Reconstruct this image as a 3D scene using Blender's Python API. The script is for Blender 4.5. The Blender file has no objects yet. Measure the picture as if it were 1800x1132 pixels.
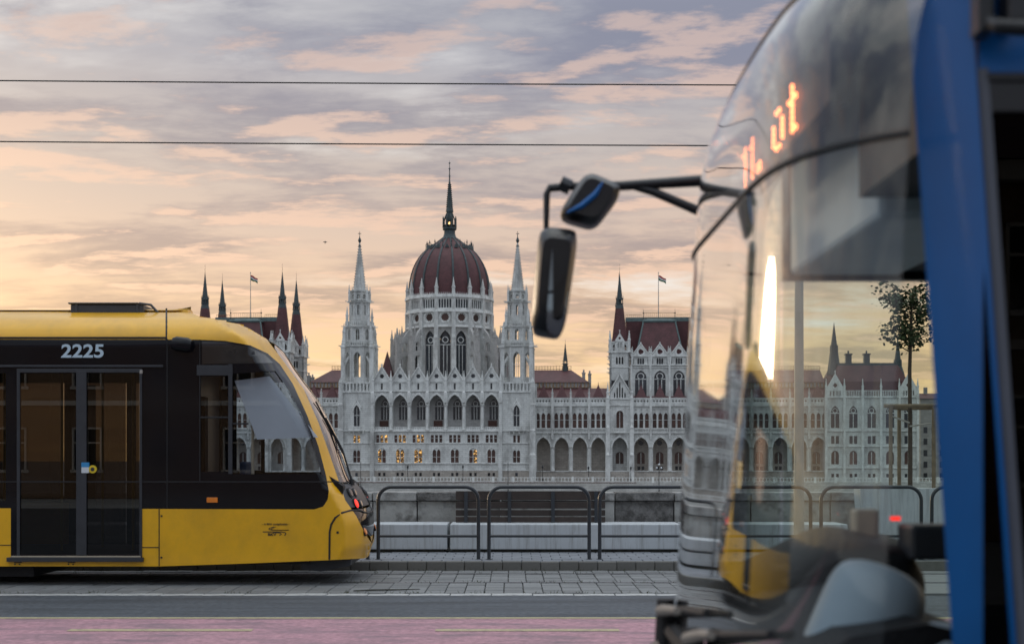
import bpy, bmesh, math, random
from mathutils import Vector, Matrix
from mathutils.geometry import tessellate_polygon
random.seed(7)
R = math.radians
S = bpy.context.scene
COL = S.collection
# ------------------------------------------------------------------ camera
F, CX, HY, EYE = 2500.0, 900.0, 805.0, 1.65      # focal length in photo pixels, centre column, horizon row, eye height
cam_d = bpy.data.cameras.new('camera')
cam_d.sensor_width = 36.0
cam_d.lens = F / 1800.0 * 36.0
cam_d.shift_y = (HY - 566.0) / 1800.0
cam_d.clip_start = 0.1
cam_d.clip_end = 9000.0
cam_d.dof.use_dof = True
cam_d.dof.focus_distance = 32.0
cam_d.dof.aperture_fstop = 2.8
cam = bpy.data.objects.new('camera', cam_d)
cam.location = (0, 0, EYE)
cam.rotation_euler = (R(90), 0, 0)
COL.objects.link(cam)
S.camera = cam
S.view_settings.view_transform = 'Standard'
S.view_settings.look = 'None'
S.view_settings.gamma = 1.0
S.view_settings.use_curve_mapping = False
S.view_settings.exposure = 0.13
S.render.engine = 'CYCLES'
S.cycles.max_bounces = 10
S.cycles.transparent_max_bounces = 24
S.cycles.glossy_bounces = 4
S.cycles.diffuse_bounces = 3
S.cycles.sample_clamp_indirect = 6.0
S.cycles.use_denoising = True
# ------------------------------------------------------------------ sky and sun
SUN_EL, SUN_AZ = R(5.0), R(-30.0)                 # low behind the far bank, out of frame to the left
W = bpy.data.worlds.new('World'); S.world = W; W.use_nodes = True
nt = W.node_tree; nt.nodes.clear()
def N(t, **k):
    n = nt.nodes.new(t)
    for a, b in k.items(): setattr(n, a, b)
    return n
def L(a, b): nt.links.new(a, b)
def M(op, a, b=None, c=None, clamp=False):
    n = N('ShaderNodeMath', operation=op); n.use_clamp = clamp
    for i, x in enumerate((a, b, c)):
        if x is None: continue
        if isinstance(x, (int, float)): n.inputs[i].default_value = x
        else: L(x, n.inputs[i])
    return n.outputs[0]
def RAMP(fac, stops, interp='LINEAR'):
    n = N('ShaderNodeValToRGB'); n.color_ramp.interpolation = interp
    els = n.color_ramp.elements
    while len(els) < len(stops): els.new(0.5)
    for e, (p, c) in zip(els, stops):
        e.position = p; e.color = (c, c, c, 1) if isinstance(c, (int, float)) else (*c, 1)
    L(fac, n.inputs[0]); return n.outputs[0]
def MIX(fac, a, b, mode='MIX'):
    n = N('ShaderNodeMix', data_type='RGBA', blend_type=mode)
    if isinstance(fac, (int, float)): n.inputs[0].default_value = fac
    else: L(fac, n.inputs[0])
    for i, x in ((6, a), (7, b)):
        if isinstance(x, tuple): n.inputs[i].default_value = (*x, 1)
        else: L(x, n.inputs[i])
    return n.outputs[2]
tc = N('ShaderNodeTexCoord'); sp = N('ShaderNodeSeparateXYZ'); L(tc.outputs['Generated'], sp.inputs[0])
sx, sy, sz = sp.outputs
zp = M('MAXIMUM', sz, 0.0)
inv = M('DIVIDE', 1.0, M('ADD', zp, 0.11))
cb = N('ShaderNodeCombineXYZ'); L(M('MULTIPLY', sx, inv), cb.inputs[0]); L(M('MULTIPLY', sy, inv), cb.inputs[1])
def NOISE(scale, detail, rough, dist, off):
    mp = N('ShaderNodeMapping'); mp.inputs['Location'].default_value = off; mp.inputs['Scale'].default_value = (.62, 1, 1); L(cb.outputs[0], mp.inputs[0])
    n = N('ShaderNodeTexNoise'); n.inputs['Scale'].default_value = scale; n.inputs['Detail'].default_value = detail
    n.inputs['Roughness'].default_value = rough; n.inputs['Distortion'].default_value = dist
    L(mp.outputs[0], n.inputs['Vector']); return n.outputs['Fac']
n1 = NOISE(1.7, 10, 0.60, 0.12, (3.1, 1.7, 0)); n1s = NOISE(1.7, 10, 0.60, 0.12, (3.1, 1.79, 0))
n2 = NOISE(0.9, 6, 0.58, 0.1, (7.7, 2.9, 0))
n3 = NOISE(2.3, 10, 0.60, 0.18, (1.3, 9.2, 0))
warm = RAMP(zp, [(0.0, (1.0, .74, .33)), (.05, (.98, .67, .36)), (.10, (.86, .585, .39)), (.15, (.71, .53, .43)),
                 (.21, (.55, .48, .455)), (.27, (.41, .405, .455)), (.40, (.44, .47, .51)), (1.0, (.565, .605, .605))])
cool = RAMP(zp, [(0.0, (.52, .46, .47)), (.12, (.46, .46, .52)), (.30, (.43, .47, .51)), (1.0, (.565, .605, .605))])
side = RAMP(M('MULTIPLY_ADD', sy, 0.5, 0.5), [(.25, 0.0), (.80, 1.0)], 'EASE')
base = MIX(side, cool, warm)
dark = MIX(1.0, base, (.52, .55, .69), 'MULTIPLY')
peach = MIX(0.6, base, (.92, .60, .45))
dmask = RAMP(n1, [(.43, 0.0), (.58, 1.0)], 'EASE')
c1 = MIX(M('MULTIPLY', dmask, .85), base, dark)
pm = RAMP(M('MULTIPLY_ADD', M('SUBTRACT', n1, n1s), 5.0, .5), [(.50, 0.0), (.86, 1.0)], 'EASE')
fade = RAMP(zp, [(0.0, .3), (.12, 1.0), (.20, .9), (.27, .7), (.42, .1)])
c2 = MIX(M('MULTIPLY', M('MULTIPLY', pm, fade), M('MULTIPLY', side, 1.0)), c1, peach)
wm = RAMP(n2, [(.50, 0.0), (.62, 1.0)], 'EASE')
wm2 = M('MULTIPLY', wm, RAMP(n1, [(.38, 1.0), (.50, 0.0)]))
c3 = MIX(M('MULTIPLY', wm2, .75), c2, (.90, .88, .86))
sky = N('ShaderNodeTexSky', sky_type='NISHITA'); sky.sun_disc = False
sky.sun_elevation = SUN_EL; sky.sun_rotation = SUN_AZ
skyc = MIX(1.0, sky.outputs[0], (.10, .10, .10), 'MULTIPLY')
c4 = MIX(0.12, c3, skyc)
sdv = N('ShaderNodeVectorMath', operation='DOT_PRODUCT'); L(tc.outputs['Generated'], sdv.inputs[0])
sdv.inputs[1].default_value = (math.sin(SUN_AZ) * math.cos(SUN_EL), math.cos(SUN_AZ) * math.cos(SUN_EL), math.sin(SUN_EL))
glow = M('ADD', M('MULTIPLY', M('POWER', M('MAXIMUM', sdv.outputs['Value'], 0.0), 260.0), 1.6), M('MULTIPLY', M('POWER', M('MAXIMUM', sdv.outputs['Value'], 0.0), 16.0), .06))
gc = N('ShaderNodeMix', data_type='RGBA', blend_type='ADD'); gc.inputs[0].default_value = 1.0; L(c4, gc.inputs[6])
gm_ = N('ShaderNodeVectorMath', operation='SCALE'); gm_.inputs[0].default_value = (1.0, .72, .38); L(glow, gm_.inputs['Scale']); L(gm_.outputs[0], gc.inputs[7]); c4 = gc.outputs[2]
gain = RAMP(zp, [(0.0, .40), (.30, .40), (.55, .72), (1.0, 1.0)])
bg = N('ShaderNodeBackground'); L(c4, bg.inputs['Color']); L(M('MULTIPLY', gain, 2.5), bg.inputs['Strength'])
out = N('ShaderNodeOutputWorld'); L(bg.outputs[0], out.inputs['Surface'])
sun_d = bpy.data.lights.new('sun', 'SUN'); sun_d.energy = 0.5; sun_d.angle = R(10); sun_d.color = (1.0, .78, .55)
sun = bpy.data.objects.new('sun', sun_d); COL.objects.link(sun)
sd = Vector((math.sin(SUN_AZ) * math.cos(SUN_EL), math.cos(SUN_AZ) * math.cos(SUN_EL), math.sin(SUN_EL)))
sun.rotation_euler = sd.to_track_quat('Z', 'Y').to_euler(); sun.location = (-160, 300, 120)

# ------------------------------------------------------------------ materials
def mat(name, col, rough=.6, metal=0., var=.12, vs=3.0, bump=0., bs=40., rnd=0., coat=0., spec=.5, emis=None, es=0.):
    m = bpy.data.materials.new(name); m.use_nodes = True
    t = m.node_tree; b = t.nodes['Principled BSDF']
    b.inputs['Roughness'].default_value = rough; b.inputs['Metallic'].default_value = metal
    b.inputs['Coat Weight'].default_value = coat; b.inputs['Coat Roughness'].default_value = .04
    b.inputs['Specular IOR Level'].default_value = spec
    tcn = t.nodes.new('ShaderNodeTexCoord')
    no = t.nodes.new('ShaderNodeTexNoise'); no.inputs['Scale'].default_value = vs; no.inputs['Detail'].default_value = 7
    no.inputs['Roughness'].default_value = .62
    t.links.new(tcn.outputs['Object'], no.inputs['Vector'])
    mx = t.nodes.new('ShaderNodeMix'); mx.data_type = 'RGBA'
    mx.inputs[6].default_value = (*[c * (1 - var) for c in col], 1); mx.inputs[7].default_value = (*[min(1, c * (1 + var)) for c in col], 1)
    mr = t.nodes.new('ShaderNodeMapRange'); mr.inputs[1].default_value = .3; mr.inputs[2].default_value = .7
    t.links.new(no.outputs['Fac'], mr.inputs[0]); t.links.new(mr.outputs[0], mx.inputs[0])
    c = mx.outputs[2]
    if rnd:
        oi = t.nodes.new('ShaderNodeObjectInfo'); r = t.nodes.new('ShaderNodeMapRange')
        r.inputs[3].default_value = 1 - rnd; r.inputs[4].default_value = 1 + rnd
        t.links.new(oi.outputs['Random'], r.inputs[0])
        hv = t.nodes.new('ShaderNodeHueSaturation'); t.links.new(c, hv.inputs['Color']); t.links.new(r.outputs[0], hv.inputs['Value']); c = hv.outputs[0]
    t.links.new(c, b.inputs['Base Color'])
    if bump:
        n2_ = t.nodes.new('ShaderNodeTexNoise'); n2_.inputs['Scale'].default_value = bs; n2_.inputs['Detail'].default_value = 5
        t.links.new(tcn.outputs['Object'], n2_.inputs['Vector'])
        bp = t.nodes.new('ShaderNodeBump'); bp.inputs['Strength'].default_value = bump; bp.inputs['Distance'].default_value = .02
        t.links.new(n2_.outputs['Fac'], bp.inputs['Height']); t.links.new(bp.outputs[0], b.inputs['Normal'])
    if emis:
        b.inputs['Emission Color'].default_value = (*emis, 1); b.inputs['Emission Strength'].default_value = es
    m['tail'] = c.node.name
    return m
def stains(m, dark, scale, lo, hi, amt, stretch=(1, 1, 1), coord='Object'):
    """weathering: irregular blotches mixed over the base colour"""
    t = m.node_tree; b = t.nodes['Principled BSDF']; src = b.inputs['Base Color'].links[0].from_socket
    tcn = t.nodes.new('ShaderNodeTexCoord'); mp = t.nodes.new('ShaderNodeMapping'); mp.inputs['Scale'].default_value = stretch
    t.links.new(tcn.outputs[coord], mp.inputs[0])
    no = t.nodes.new('ShaderNodeTexNoise'); no.inputs['Scale'].default_value = scale; no.inputs['Detail'].default_value = 9; no.inputs['Roughness'].default_value = .68
    t.links.new(mp.outputs[0], no.inputs['Vector'])
    mr = t.nodes.new('ShaderNodeMapRange'); mr.inputs[1].default_value = lo; mr.inputs[2].default_value = hi; mr.inputs[4].default_value = amt
    t.links.new(no.outputs['Fac'], mr.inputs[0])
    mx = t.nodes.new('ShaderNodeMix'); mx.data_type = 'RGBA'; t.links.new(mr.outputs[0], mx.inputs[0])
    t.links.new(src, mx.inputs[6]); mx.inputs[7].default_value = (*dark, 1)
    t.links.new(mx.outputs[2], b.inputs['Base Color']); return m
def courses(m, bw, rh, mortar=.02, amt=.25):
    """ashlar courses: block-to-block tone and fine joints"""
    t = m.node_tree; b = t.nodes['Principled BSDF']; src = b.inputs['Base Color'].links[0].from_socket
    tcn = t.nodes.new('ShaderNodeTexCoord'); s_ = t.nodes.new('ShaderNodeSeparateXYZ'); t.links.new(tcn.outputs['Object'], s_.inputs[0])
    ad = t.nodes.new('ShaderNodeMath'); t.links.new(s_.outputs[0], ad.inputs[0]); t.links.new(s_.outputs[1], ad.inputs[1])
    cb_ = t.nodes.new('ShaderNodeCombineXYZ'); t.links.new(ad.outputs[0], cb_.inputs[0]); t.links.new(s_.outputs[2], cb_.inputs[1])
    br = t.nodes.new('ShaderNodeTexBrick'); br.inputs['Scale'].default_value = 1.0; br.inputs['Brick Width'].default_value = bw
    br.inputs['Row Height'].default_value = rh; br.inputs['Mortar Size'].default_value = mortar
    br.inputs['Color1'].default_value = (1, 1, 1, 1); br.inputs['Color2'].default_value = (1 - amt, 1 - amt, 1 - amt, 1)
    br.inputs['Mortar'].default_value = (.62, .62, .62, 1)
    t.links.new(cb_.outputs[0], br.inputs['Vector'])
    mx = t.nodes.new('ShaderNodeMix'); mx.data_type = 'RGBA'; mx.blend_type = 'MULTIPLY'; mx.inputs[0].default_value = 1
    t.links.new(src, mx.inputs[6]); t.links.new(br.outputs['Color'], mx.inputs[7]); t.links.new(mx.outputs[2], b.inputs['Base Color']); return m
def pane(name, tint, refl=1.0, ior=1.5, base=.0, rough=0.0, power=4.2):
    """thin sheet of glass: tinted see-through plus fresnel mirror"""
    m = bpy.data.materials.new(name); m.use_nodes = True; t = m.node_tree; t.nodes.clear()
    o = t.nodes.new('ShaderNodeOutputMaterial'); mx = t.nodes.new('ShaderNodeMixShader')
    tr = t.nodes.new('ShaderNodeBsdfTransparent'); tr.inputs[0].default_value = (*tint, 1)
    gl = t.nodes.new('ShaderNodeBsdfGlossy'); gl.inputs['Roughness'].default_value = rough; gl.inputs[0].default_value = (1, 1, 1, 1)
    lw = t.nodes.new('ShaderNodeFresnel'); lw.inputs[0].default_value = ior
    geo = t.nodes.new('ShaderNodeNewGeometry'); mi = t.nodes.new('ShaderNodeMix'); mi.data_type = 'VECTOR'   # same mirror from both faces
    neg = t.nodes.new('ShaderNodeVectorMath'); neg.operation = 'SCALE'; neg.inputs['Scale'].default_value = -1
    t.links.new(geo.outputs['True Normal'], neg.inputs[0])
    ma = t.nodes.new('ShaderNodeMath'); ma.operation = 'MULTIPLY_ADD'; ma.inputs[1].default_value = refl; ma.inputs[2].default_value = base; ma.use_clamp = True
    dp = t.nodes.new('ShaderNodeVectorMath'); dp.operation = 'DOT_PRODUCT'; t.links.new(geo.outputs['Incoming'], dp.inputs[0]); t.links.new(geo.outputs['Normal'], dp.inputs[1])
    ab = t.nodes.new('ShaderNodeMath'); ab.operation = 'ABSOLUTE'; t.links.new(dp.outputs['Value'], ab.inputs[0])
    om = t.nodes.new('ShaderNodeMath'); om.operation = 'SUBTRACT'; om.inputs[0].default_value = 1; t.links.new(ab.outputs[0], om.inputs[1])
    pw = t.nodes.new('ShaderNodeMath'); pw.operation = 'POWER'; pw.inputs[1].default_value = power; t.links.new(om.outputs[0], pw.inputs[0])
    sc = t.nodes.new('ShaderNodeMath'); sc.operation = 'MULTIPLY_ADD'; sc.inputs[1].default_value = 1.15; sc.inputs[2].default_value = .045
    t.links.new(pw.outputs[0], sc.inputs[0]); t.links.new(sc.outputs[0], ma.inputs[0])
    for n_ in (lw, mi, neg): t.nodes.remove(n_)
    t.links.new(ma.outputs[0], mx.inputs[0]); t.links.new(tr.outputs[0], mx.inputs[1]); t.links.new(gl.outputs[0], mx.inputs[2])
    t.links.new(mx.outputs[0], o.inputs[0]); return m

MT = {}
MT['lime'] = stains(courses(mat('white_limestone', (.74, .755, .735), .8, var=.10, vs=.35, bump=.2, bs=2.), 1.6, .62, .03, .13), (.20, .195, .185), .30, .47, .74, .85, (1, 1, .35))
MT['lime_trim'] = stains(mat('limestone_trim', (.77, .785, .765), .8, var=.12, vs=.8), (.20, .195, .185), .55, .47, .74, .8, (1, 1, .4))
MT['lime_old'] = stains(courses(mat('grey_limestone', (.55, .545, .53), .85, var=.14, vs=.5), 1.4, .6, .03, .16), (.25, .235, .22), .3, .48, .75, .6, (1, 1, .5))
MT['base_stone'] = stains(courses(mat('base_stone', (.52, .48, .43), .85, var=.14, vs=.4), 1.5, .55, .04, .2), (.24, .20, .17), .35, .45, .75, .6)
MT['quay'] = stains(courses(mat('quay_stone', (.52, .52, .50), .85, var=.14, vs=.3), 1.8, .7, .04, .2), (.28, .27, .25), .25, .45, .8, .6)
MT['redroof'] = courses(mat('dark_red_roof_tile', (.122, .043, .047), .6, var=.25, vs=.5, bump=.2, bs=6.), .9, .5, .05, .2)
MT['copper'] = mat('dark_copper', (.055, .075, .080), .55, var=.3, vs=1.2)
MT['copper_green'] = mat('green_copper', (.13, .19, .19), .6, var=.25, vs=1.0)
MT['pglass'] = mat('dark_window_glass', (.035, .040, .048), .18, var=.3, vs=.6, rnd=.5)
MT['pbrown'] = mat('brown_window', (.085, .042, .032), .35, var=.4, vs=.8, rnd=.4)
MT['wood_door'] = mat('brown_door', (.09, .035, .025), .5, var=.3, vs=2.)
MT['lead'] = mat('window_lead', (.16, .15, .15), .5, var=.2)
def litmat():
    m = mat('lit_window', (.06, .03, .02), .4, var=.3); t = m.node_tree; b = t.nodes['Principled BSDF']
    tcn = t.nodes.new('ShaderNodeTexCoord'); oi = t.nodes.new('ShaderNodeObjectInfo')
    av = t.nodes.new('ShaderNodeVectorMath'); av.operation = 'ADD'; t.links.new(tcn.outputs['Object'], av.inputs[0]); t.links.new(oi.outputs['Location'], av.inputs[1])
    vo = t.nodes.new('ShaderNodeTexNoise'); vo.inputs['Scale'].default_value = 1.9; vo.inputs['Detail'].default_value = 2; t.links.new(av.outputs[0], vo.inputs['Vector'])
    mr = t.nodes.new('ShaderNodeMapRange'); mr.inputs[1].default_value = .53; mr.inputs[2].default_value = .72; mr.inputs[3].default_value = .04; mr.inputs[4].default_value = 1.5
    t.links.new(vo.outputs['Fac'], mr.inputs[0]); t.links.new(mr.outputs[0], b.inputs['Emission Strength'])
    b.inputs['Emission Color'].default_value = (1.0, .55, .16, 1); return m
MT['plit'] = litmat()
MT['lamp_glow'] = mat('lantern_glow', (.9, .6, .3), .5, emis=(1., .6, .22), es=2.2)
MT['crest'] = mat('yellow_lit_roof_crest', (.35, .23, .13), .5, var=.2)  # yellow light on the ridge lattice put into its base colour
MT['asphalt'] = stains(mat('asphalt', (.082, .094, .110), .75, var=.45, vs=14., bump=.5, bs=120.), (.034, .038, .045), 1.0, .44, .68, .9, (.35, 2.6, 1))
MT['pink'] = stains(mat('pink_bike_lane', (.45, .245, .285), .8, var=.34, vs=14., bump=.3, bs=120.), (.19, .145, .165), 2.2, .45, .66, .85, (.6, 1.6, 1))
MT['yline'] = stains(mat('yellow_road_paint', (.47, .41, .24), .7, var=.1, vs=30.), (.26, .21, .17), 9., .5, .66, .8)
MT['wline'] = stains(mat('pale_road_edge', (.50, .51, .50), .75, var=.15, vs=20.), (.14, .14, .15), 5., .46, .66, .85)
MT['paver'] = stains(mat('grey_concrete_paver', (.20, .207, .21), .8, var=.12, vs=6., bump=.3, bs=90., rnd=.16), (.10, .10, .10), 3., .52, .75, .6)
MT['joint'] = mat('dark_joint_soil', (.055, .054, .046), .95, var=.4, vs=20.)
MT['slab'] = stains(mat('pavement_slab', (.20, .215, .24), .8, var=.15, vs=4.), (.14, .14, .15), 2., .5, .7, .5)
MT['kerb'] = stains(mat('kerb_concrete', (.15, .147, .136), .85, var=.12, vs=8., bump=.3, bs=80., rnd=.10), (.10, .095, .085), 5., .48, .7, .6)
MT['rail'] = mat('rail_steel', (.20, .20, .21), .35, metal=.9, var=.2, vs=10.)
MT['pipe'] = mat('dark_painted_pipe', (.028, .034, .042), .38, var=.25, vs=8., coat=.2)
MT['conc_white'] = stains(mat('white_concrete', (.50, .535, .56), .7, var=.06, vs=3.), (.24, .24, .235), 5., .48, .74, .8, (3.0, 1, .22))
MT['coping'] = stains(mat('coping_stone', (.37, .37, .36), .85, var=.2, vs=5., bump=.6, bs=25., rnd=.12), (.09, .085, .08), 2.6, .46, .68, .85)
MT['parapet'] = stains(mat('parapet_stone', (.40, .40, .385), .85, var=.18, vs=4., bump=.6, bs=20., rnd=.14), (.10, .095, .085), 3.2, .50, .70, .85)
MT['coping_dark'] = stains(mat('weathered_coping_stone', (.19, .185, .18), .9, var=.3, vs=8., bump=1., bs=25.), (.05, .048, .045), 5., .42, .62, .9)
MT['benchwood'] = stains(mat('dark_bench_wood', (.034, .023, .019), .6, var=.35, vs=6., bump=.3, bs=60., rnd=.25), (.02, .015, .013), 4., .5, .7, .6, (.3, 3, 6))
MT['yellow'] = stains(mat('yellow_tram_paint', (.86, .45, .008), .36, var=.04, vs=1.5, coat=.35), (.36, .20, .025), 1.6, .44, .82, .55, (1, 1, .7))
MT['tblack'] = mat('black_tram_panel', (.006, .006, .009), .08, var=.2, vs=2., spec=.32)
MT['rubber'] = mat('black_rubber', (.014, .014, .016), .6, var=.2, vs=9.)
MT['tdark'] = mat('dark_grey_plastic', (.035, .038, .045), .45, var=.2, vs=5.)
MT['tgrey'] = mat('grey_roof_gear', (.055, .058, .070), .5, var=.2, vs=4.)
MT['tsilver'] = mat('silver_visor', (.45, .43, .40), .25, metal=.4, var=.08)
MT['tint'] = pane('tinted_door_glass', (.12, .11, .11), 1.0)
MT['tclear'] = pane('cab_side_glass', (.74, .77, .79), .9)
MT['twind'] = pane('tram_windscreen_glass', (.30, .33, .36), 1.0, base=.02)
MT['white_num'] = mat('pale_blue_lettering', (.52, .66, .76), .5, var=.03)
MT['dark_num'] = mat('dark_lettering', (.045, .035, .02), .6)
MT['redlamp'] = mat('lit_red_lamp', (.5, .02, .01), .3, emis=(1., .03, .015), es=1.15)
MT['amber'] = mat('amber_lens', (.80, .22, .02), .25, var=.1, coat=.4)
MT['lamp_dark'] = mat('dark_lamp_lens', (.02, .02, .022), .1, coat=.6)
MT['interior'] = mat('tram_interior_grey', (.22, .21, .19), .7, var=.1)
MT['seatblue'] = mat('seat_fabric', (.05, .07, .13), .8, var=.3, vs=12.)
MT['sheet_white'] = mat('white_cab_sheet', (.62, .66, .72), .7, var=.04)
MT['sticker_blue'] = mat('blue_sticker', (.05, .30, .62), .4)
MT['sticker_white'] = mat('white_sticker', (.7, .74, .78), .4)
MT['sticker_yellow'] = mat('yellow_button', (.80, .58, .03), .4)
MT['busblue'] = mat('blue_bus_paint', (.002, .115, .38), .32, var=.12, vs=2.5, spec=.5)
MT['busblack'] = mat('black_bus_trim', (.012, .013, .016), .35, var=.2, vs=5., coat=.2)
MT['busgrey'] = mat('grey_door_trim', (.09, .10, .13), .45, var=.1)
MT['buswind'] = pane('bus_windscreen_glass', (.86, .92, .94), 1.1, base=.02, power=2.9, rough=.035)
MT['busdest'] = pane('smoked_display_glass', (.60, .64, .68), 1.0, base=.06, power=3.4, rough=.03)
MT['busside'] = pane('clear_side_glass', (.88, .92, .88), .8)
MT['bustint'] = pane('dark_driver_glass', (.03, .033, .04), .15)
MT['dash'] = mat('black_dashboard', (.008, .009, .011), .6, var=.25, vs=6., spec=.25, bump=.3, bs=60.)
MT['cowl'] = mat('grey_blue_column_cowl', (.30, .37, .43), .4, var=.06)
MT['cream'] = mat('cream_plastic', (.42, .36, .27), .5, var=.08)
MT['ceilgrey'] = mat('bus_ceiling_panel', (.05, .055, .06), .6, var=.1)
MT['header'] = mat('pale_teal_header_panel', (.70, .83, .86), .5, var=.12, vs=1.5)
MT['led'] = mat('orange_led', (.3, .08, .03), .4, emis=(1., .22, .06), es=9.0)
MT['mirror'] = mat('mirror_glass', (.75, .76, .78), .03, metal=1., var=.02)
MT['wiper'] = mat('wiper_arm_grey', (.30, .27, .24), .5, var=.1)
MT['bark'] = mat('tree_bark', (.085, .065, .05), .9, var=.3, vs=15., bump=.6, bs=30.)
MT['leaf'] = mat('tree_leaf', (.045, .07, .022), .6, var=.4, vs=8.)
MT['stake'] = mat('wooden_stake', (.22, .17, .115), .85, var=.25, vs=8., bump=.4, bs=40.)
MT['tie'] = mat('pale_tree_tie', (.42, .40, .36), .8)
MT['polegrey'] = mat('pale_grey_pole', (.30, .32, .32), .5, var=.1)
MT['wire'] = mat('overhead_wire', (.012, .012, .013), .5)
MT['water'] = mat('river_water', (.03, .04, .045), .12, var=.3, vs=.2, bump=.4, bs=.8)
MT['soil'] = mat('city_ground', (.16, .155, .145), .9, var=.2, vs=.05)
MT['plaster'] = stains(mat('peach_plaster', (.26, .18, .12), .85, var=.08, vs=.8), (.3, .24, .18), .4, .5, .8, .5)
MT['white_frame'] = mat('white_window_frame', (.74, .73, .70), .6, var=.05)
MT['far_wall'] = courses(mat('far_house_wall', (.36, .35, .335), .85, var=.12, vs=.3), 2., .8)
MT['flag_red'] = mat('flag_red', (.42, .03, .03), .8); MT['flag_white'] = mat('flag_white', (.68, .68, .68), .8); MT['flag_green'] = mat('flag_green', (.015, .13, .05), .8)
MT['grass'] = mat('weed_green', (.07, .085, .03), .8, var=.4, vs=30.)

# ------------------------------------------------------------------ helpers
def wx(px, Y): return (px - CX) * Y / F            # world X of a photo column at distance Y
def wz(py, Y): return EYE + (HY - py) * Y / F      # world Z of a photo row at distance Y
class MB:
    def __init__(s): s.v = []; s.f = []; s.m = []; s.M = None; s.cuts = []
    def cut(s, name):
        """what follows is a piece of its own"""
        s.cuts.append((len(s.v), len(s.f), name))
    def pieces(s, mats, parent):
        ends = s.cuts[1:] + [(len(s.v), len(s.f), '')]
        for (v0, f0, nm), (v1, f1, _) in zip(s.cuts, ends):
            if v1 == v0: continue
            q = MB(); q.v = s.v[v0:v1]; q.f = [[i - v0 for i in f] for f in s.f[f0:f1]]; q.m = s.m[f0:f1]; q.build(nm, mats, parent)
    def add(s, vs, fs, m=0):
        o = len(s.v)
        if s.M is not None: vs = [tuple(s.M @ Vector(p)) for p in vs]
        s.v += [tuple(p) for p in vs]
        for f in fs: s.f.append([i + o for i in f]); s.m.append(m)
        return s
    def box(s, x0, x1, y0, y1, z0, z1, m=0):
        return s.add([(x0, y0, z0), (x1, y0, z0), (x1, y1, z0), (x0, y1, z0), (x0, y0, z1), (x1, y0, z1), (x1, y1, z1), (x0, y1, z1)],
                     [(0, 3, 2, 1), (4, 5, 6, 7), (0, 1, 5, 4), (1, 2, 6, 5), (2, 3, 7, 6), (3, 0, 4, 7)], m)
    def frus(s, cx, cy, r0, r1, z0, z1, n=8, ph=0., m=0):
        a = [ph + 2 * math.pi * i / n for i in range(n)]
        vs = [(cx + r0 * math.cos(t), cy + r0 * math.sin(t), z0) for t in a]
        if r1 > 1e-4:
            vs += [(cx + r1 * math.cos(t), cy + r1 * math.sin(t), z1) for t in a]
            fs = [(i, (i + 1) % n, n + (i + 1) % n, n + i) for i in range(n)] + [tuple(range(n - 1, -1, -1)), tuple(range(n, 2 * n))]
        else:
            vs += [(cx, cy, z1)]; fs = [(i, (i + 1) % n, n) for i in range(n)] + [tuple(range(n - 1, -1, -1))]
        return s.add(vs, fs, m)
    def lathe(s, prof, cx, cy, n=16, ph=0., m=0):
        vs = [(cx + r * math.cos(ph + 2 * math.pi * i / n), cy + r * math.sin(ph + 2 * math.pi * i / n), z) for r, z in prof for i in range(n)]
        fs = [(k * n + i, k * n + (i + 1) % n, (k + 1) * n + (i + 1) % n, (k + 1) * n + i) for k in range(len(prof) - 1) for i in range(n)]
        return s.add(vs, fs, m)
    def tube(s, path, r, n=8, m=0, closed=False):
        P = [Vector(p) for p in path]; k = len(P); vs = []; up = None
        rs = r if isinstance(r, (list, tuple)) else [r] * k
        for i, p in enumerate(P):
            a = P[i - 1] if (i or closed) else P[i]; b = P[(i + 1) % k] if (i < k - 1 or closed) else P[i]
            t = (b - a).normalized()
            if up is None: up = Vector((0, 0, 1)) if abs(t.z) < .9 else Vector((0, 1, 0))
            x = t.cross(up).normalized(); y = x.cross(t).normalized(); up = y
            vs += [p + rs[i] * (math.cos(2 * math.pi * j / n) * x + math.sin(2 * math.pi * j / n) * y) for j in range(n)]
        fs = [(i % k * n + j, i % k * n + (j + 1) % n, (i + 1) % k * n + (j + 1) % n, (i + 1) % k * n + j) for i in range(k if closed else k - 1) for j in range(n)]
        if not closed: fs += [tuple(range(n - 1, -1, -1)), tuple(range((k - 1) * n, k * n))]
        return s.add(vs, fs, m)
    def panel(s, outer, holes=(), y0=0., y1=.3, m=0, mside=None):
        """a slab standing in the x-z plane with openings cut right through it"""
        loops = [list(outer)] + [list(h) for h in holes]
        flat = [p for l in loops for p in l]
        tris = tessellate_polygon([[Vector((a, b, 0)) for a, b in l] for l in loops])
        n = len(flat)
        vs = [(a, y0, b) for a, b in flat] + [(a, y1, b) for a, b in flat]
        s.add(vs, [tuple(t) for t in tris] + [tuple(i + n for i in reversed(t)) for t in tris], m)
        fs = []; o = 0
        for l in loops:
            k = len(l); fs += [(o + i, o + (i + 1) % k, n + o + (i + 1) % k, n + o + i) for i in range(k)]; o += k
        return s.add(vs, fs, m if mside is None else mside)
    def mesh(s, name, mats, smooth=False, weld=False):
        me = bpy.data.meshes.new(name); me.from_pydata(s.v, [], s.f)
        for x in (mats if isinstance(mats, (list, tuple)) else [mats]): me.materials.append(MT[x] if isinstance(x, str) else x)
        me.polygons.foreach_set('material_index', s.m)
        bm = bmesh.new(); bm.from_mesh(me)
        if weld: bmesh.ops.remove_doubles(bm, verts=bm.verts, dist=1e-4)
        bmesh.ops.recalc_face_normals(bm, faces=bm.faces)
        bm.to_mesh(me); bm.free()
        if smooth:
            me.polygons.foreach_set('use_smooth', [True] * len(me.polygons)); me.set_sharp_from_angle(angle=R(38))
        me.update(); return me
    def build(s, name, mats, parent=None, smooth=False, loc=(0, 0, 0), weld=False):
        return put(name, s.mesh(name, mats, smooth, weld), parent, loc)
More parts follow.
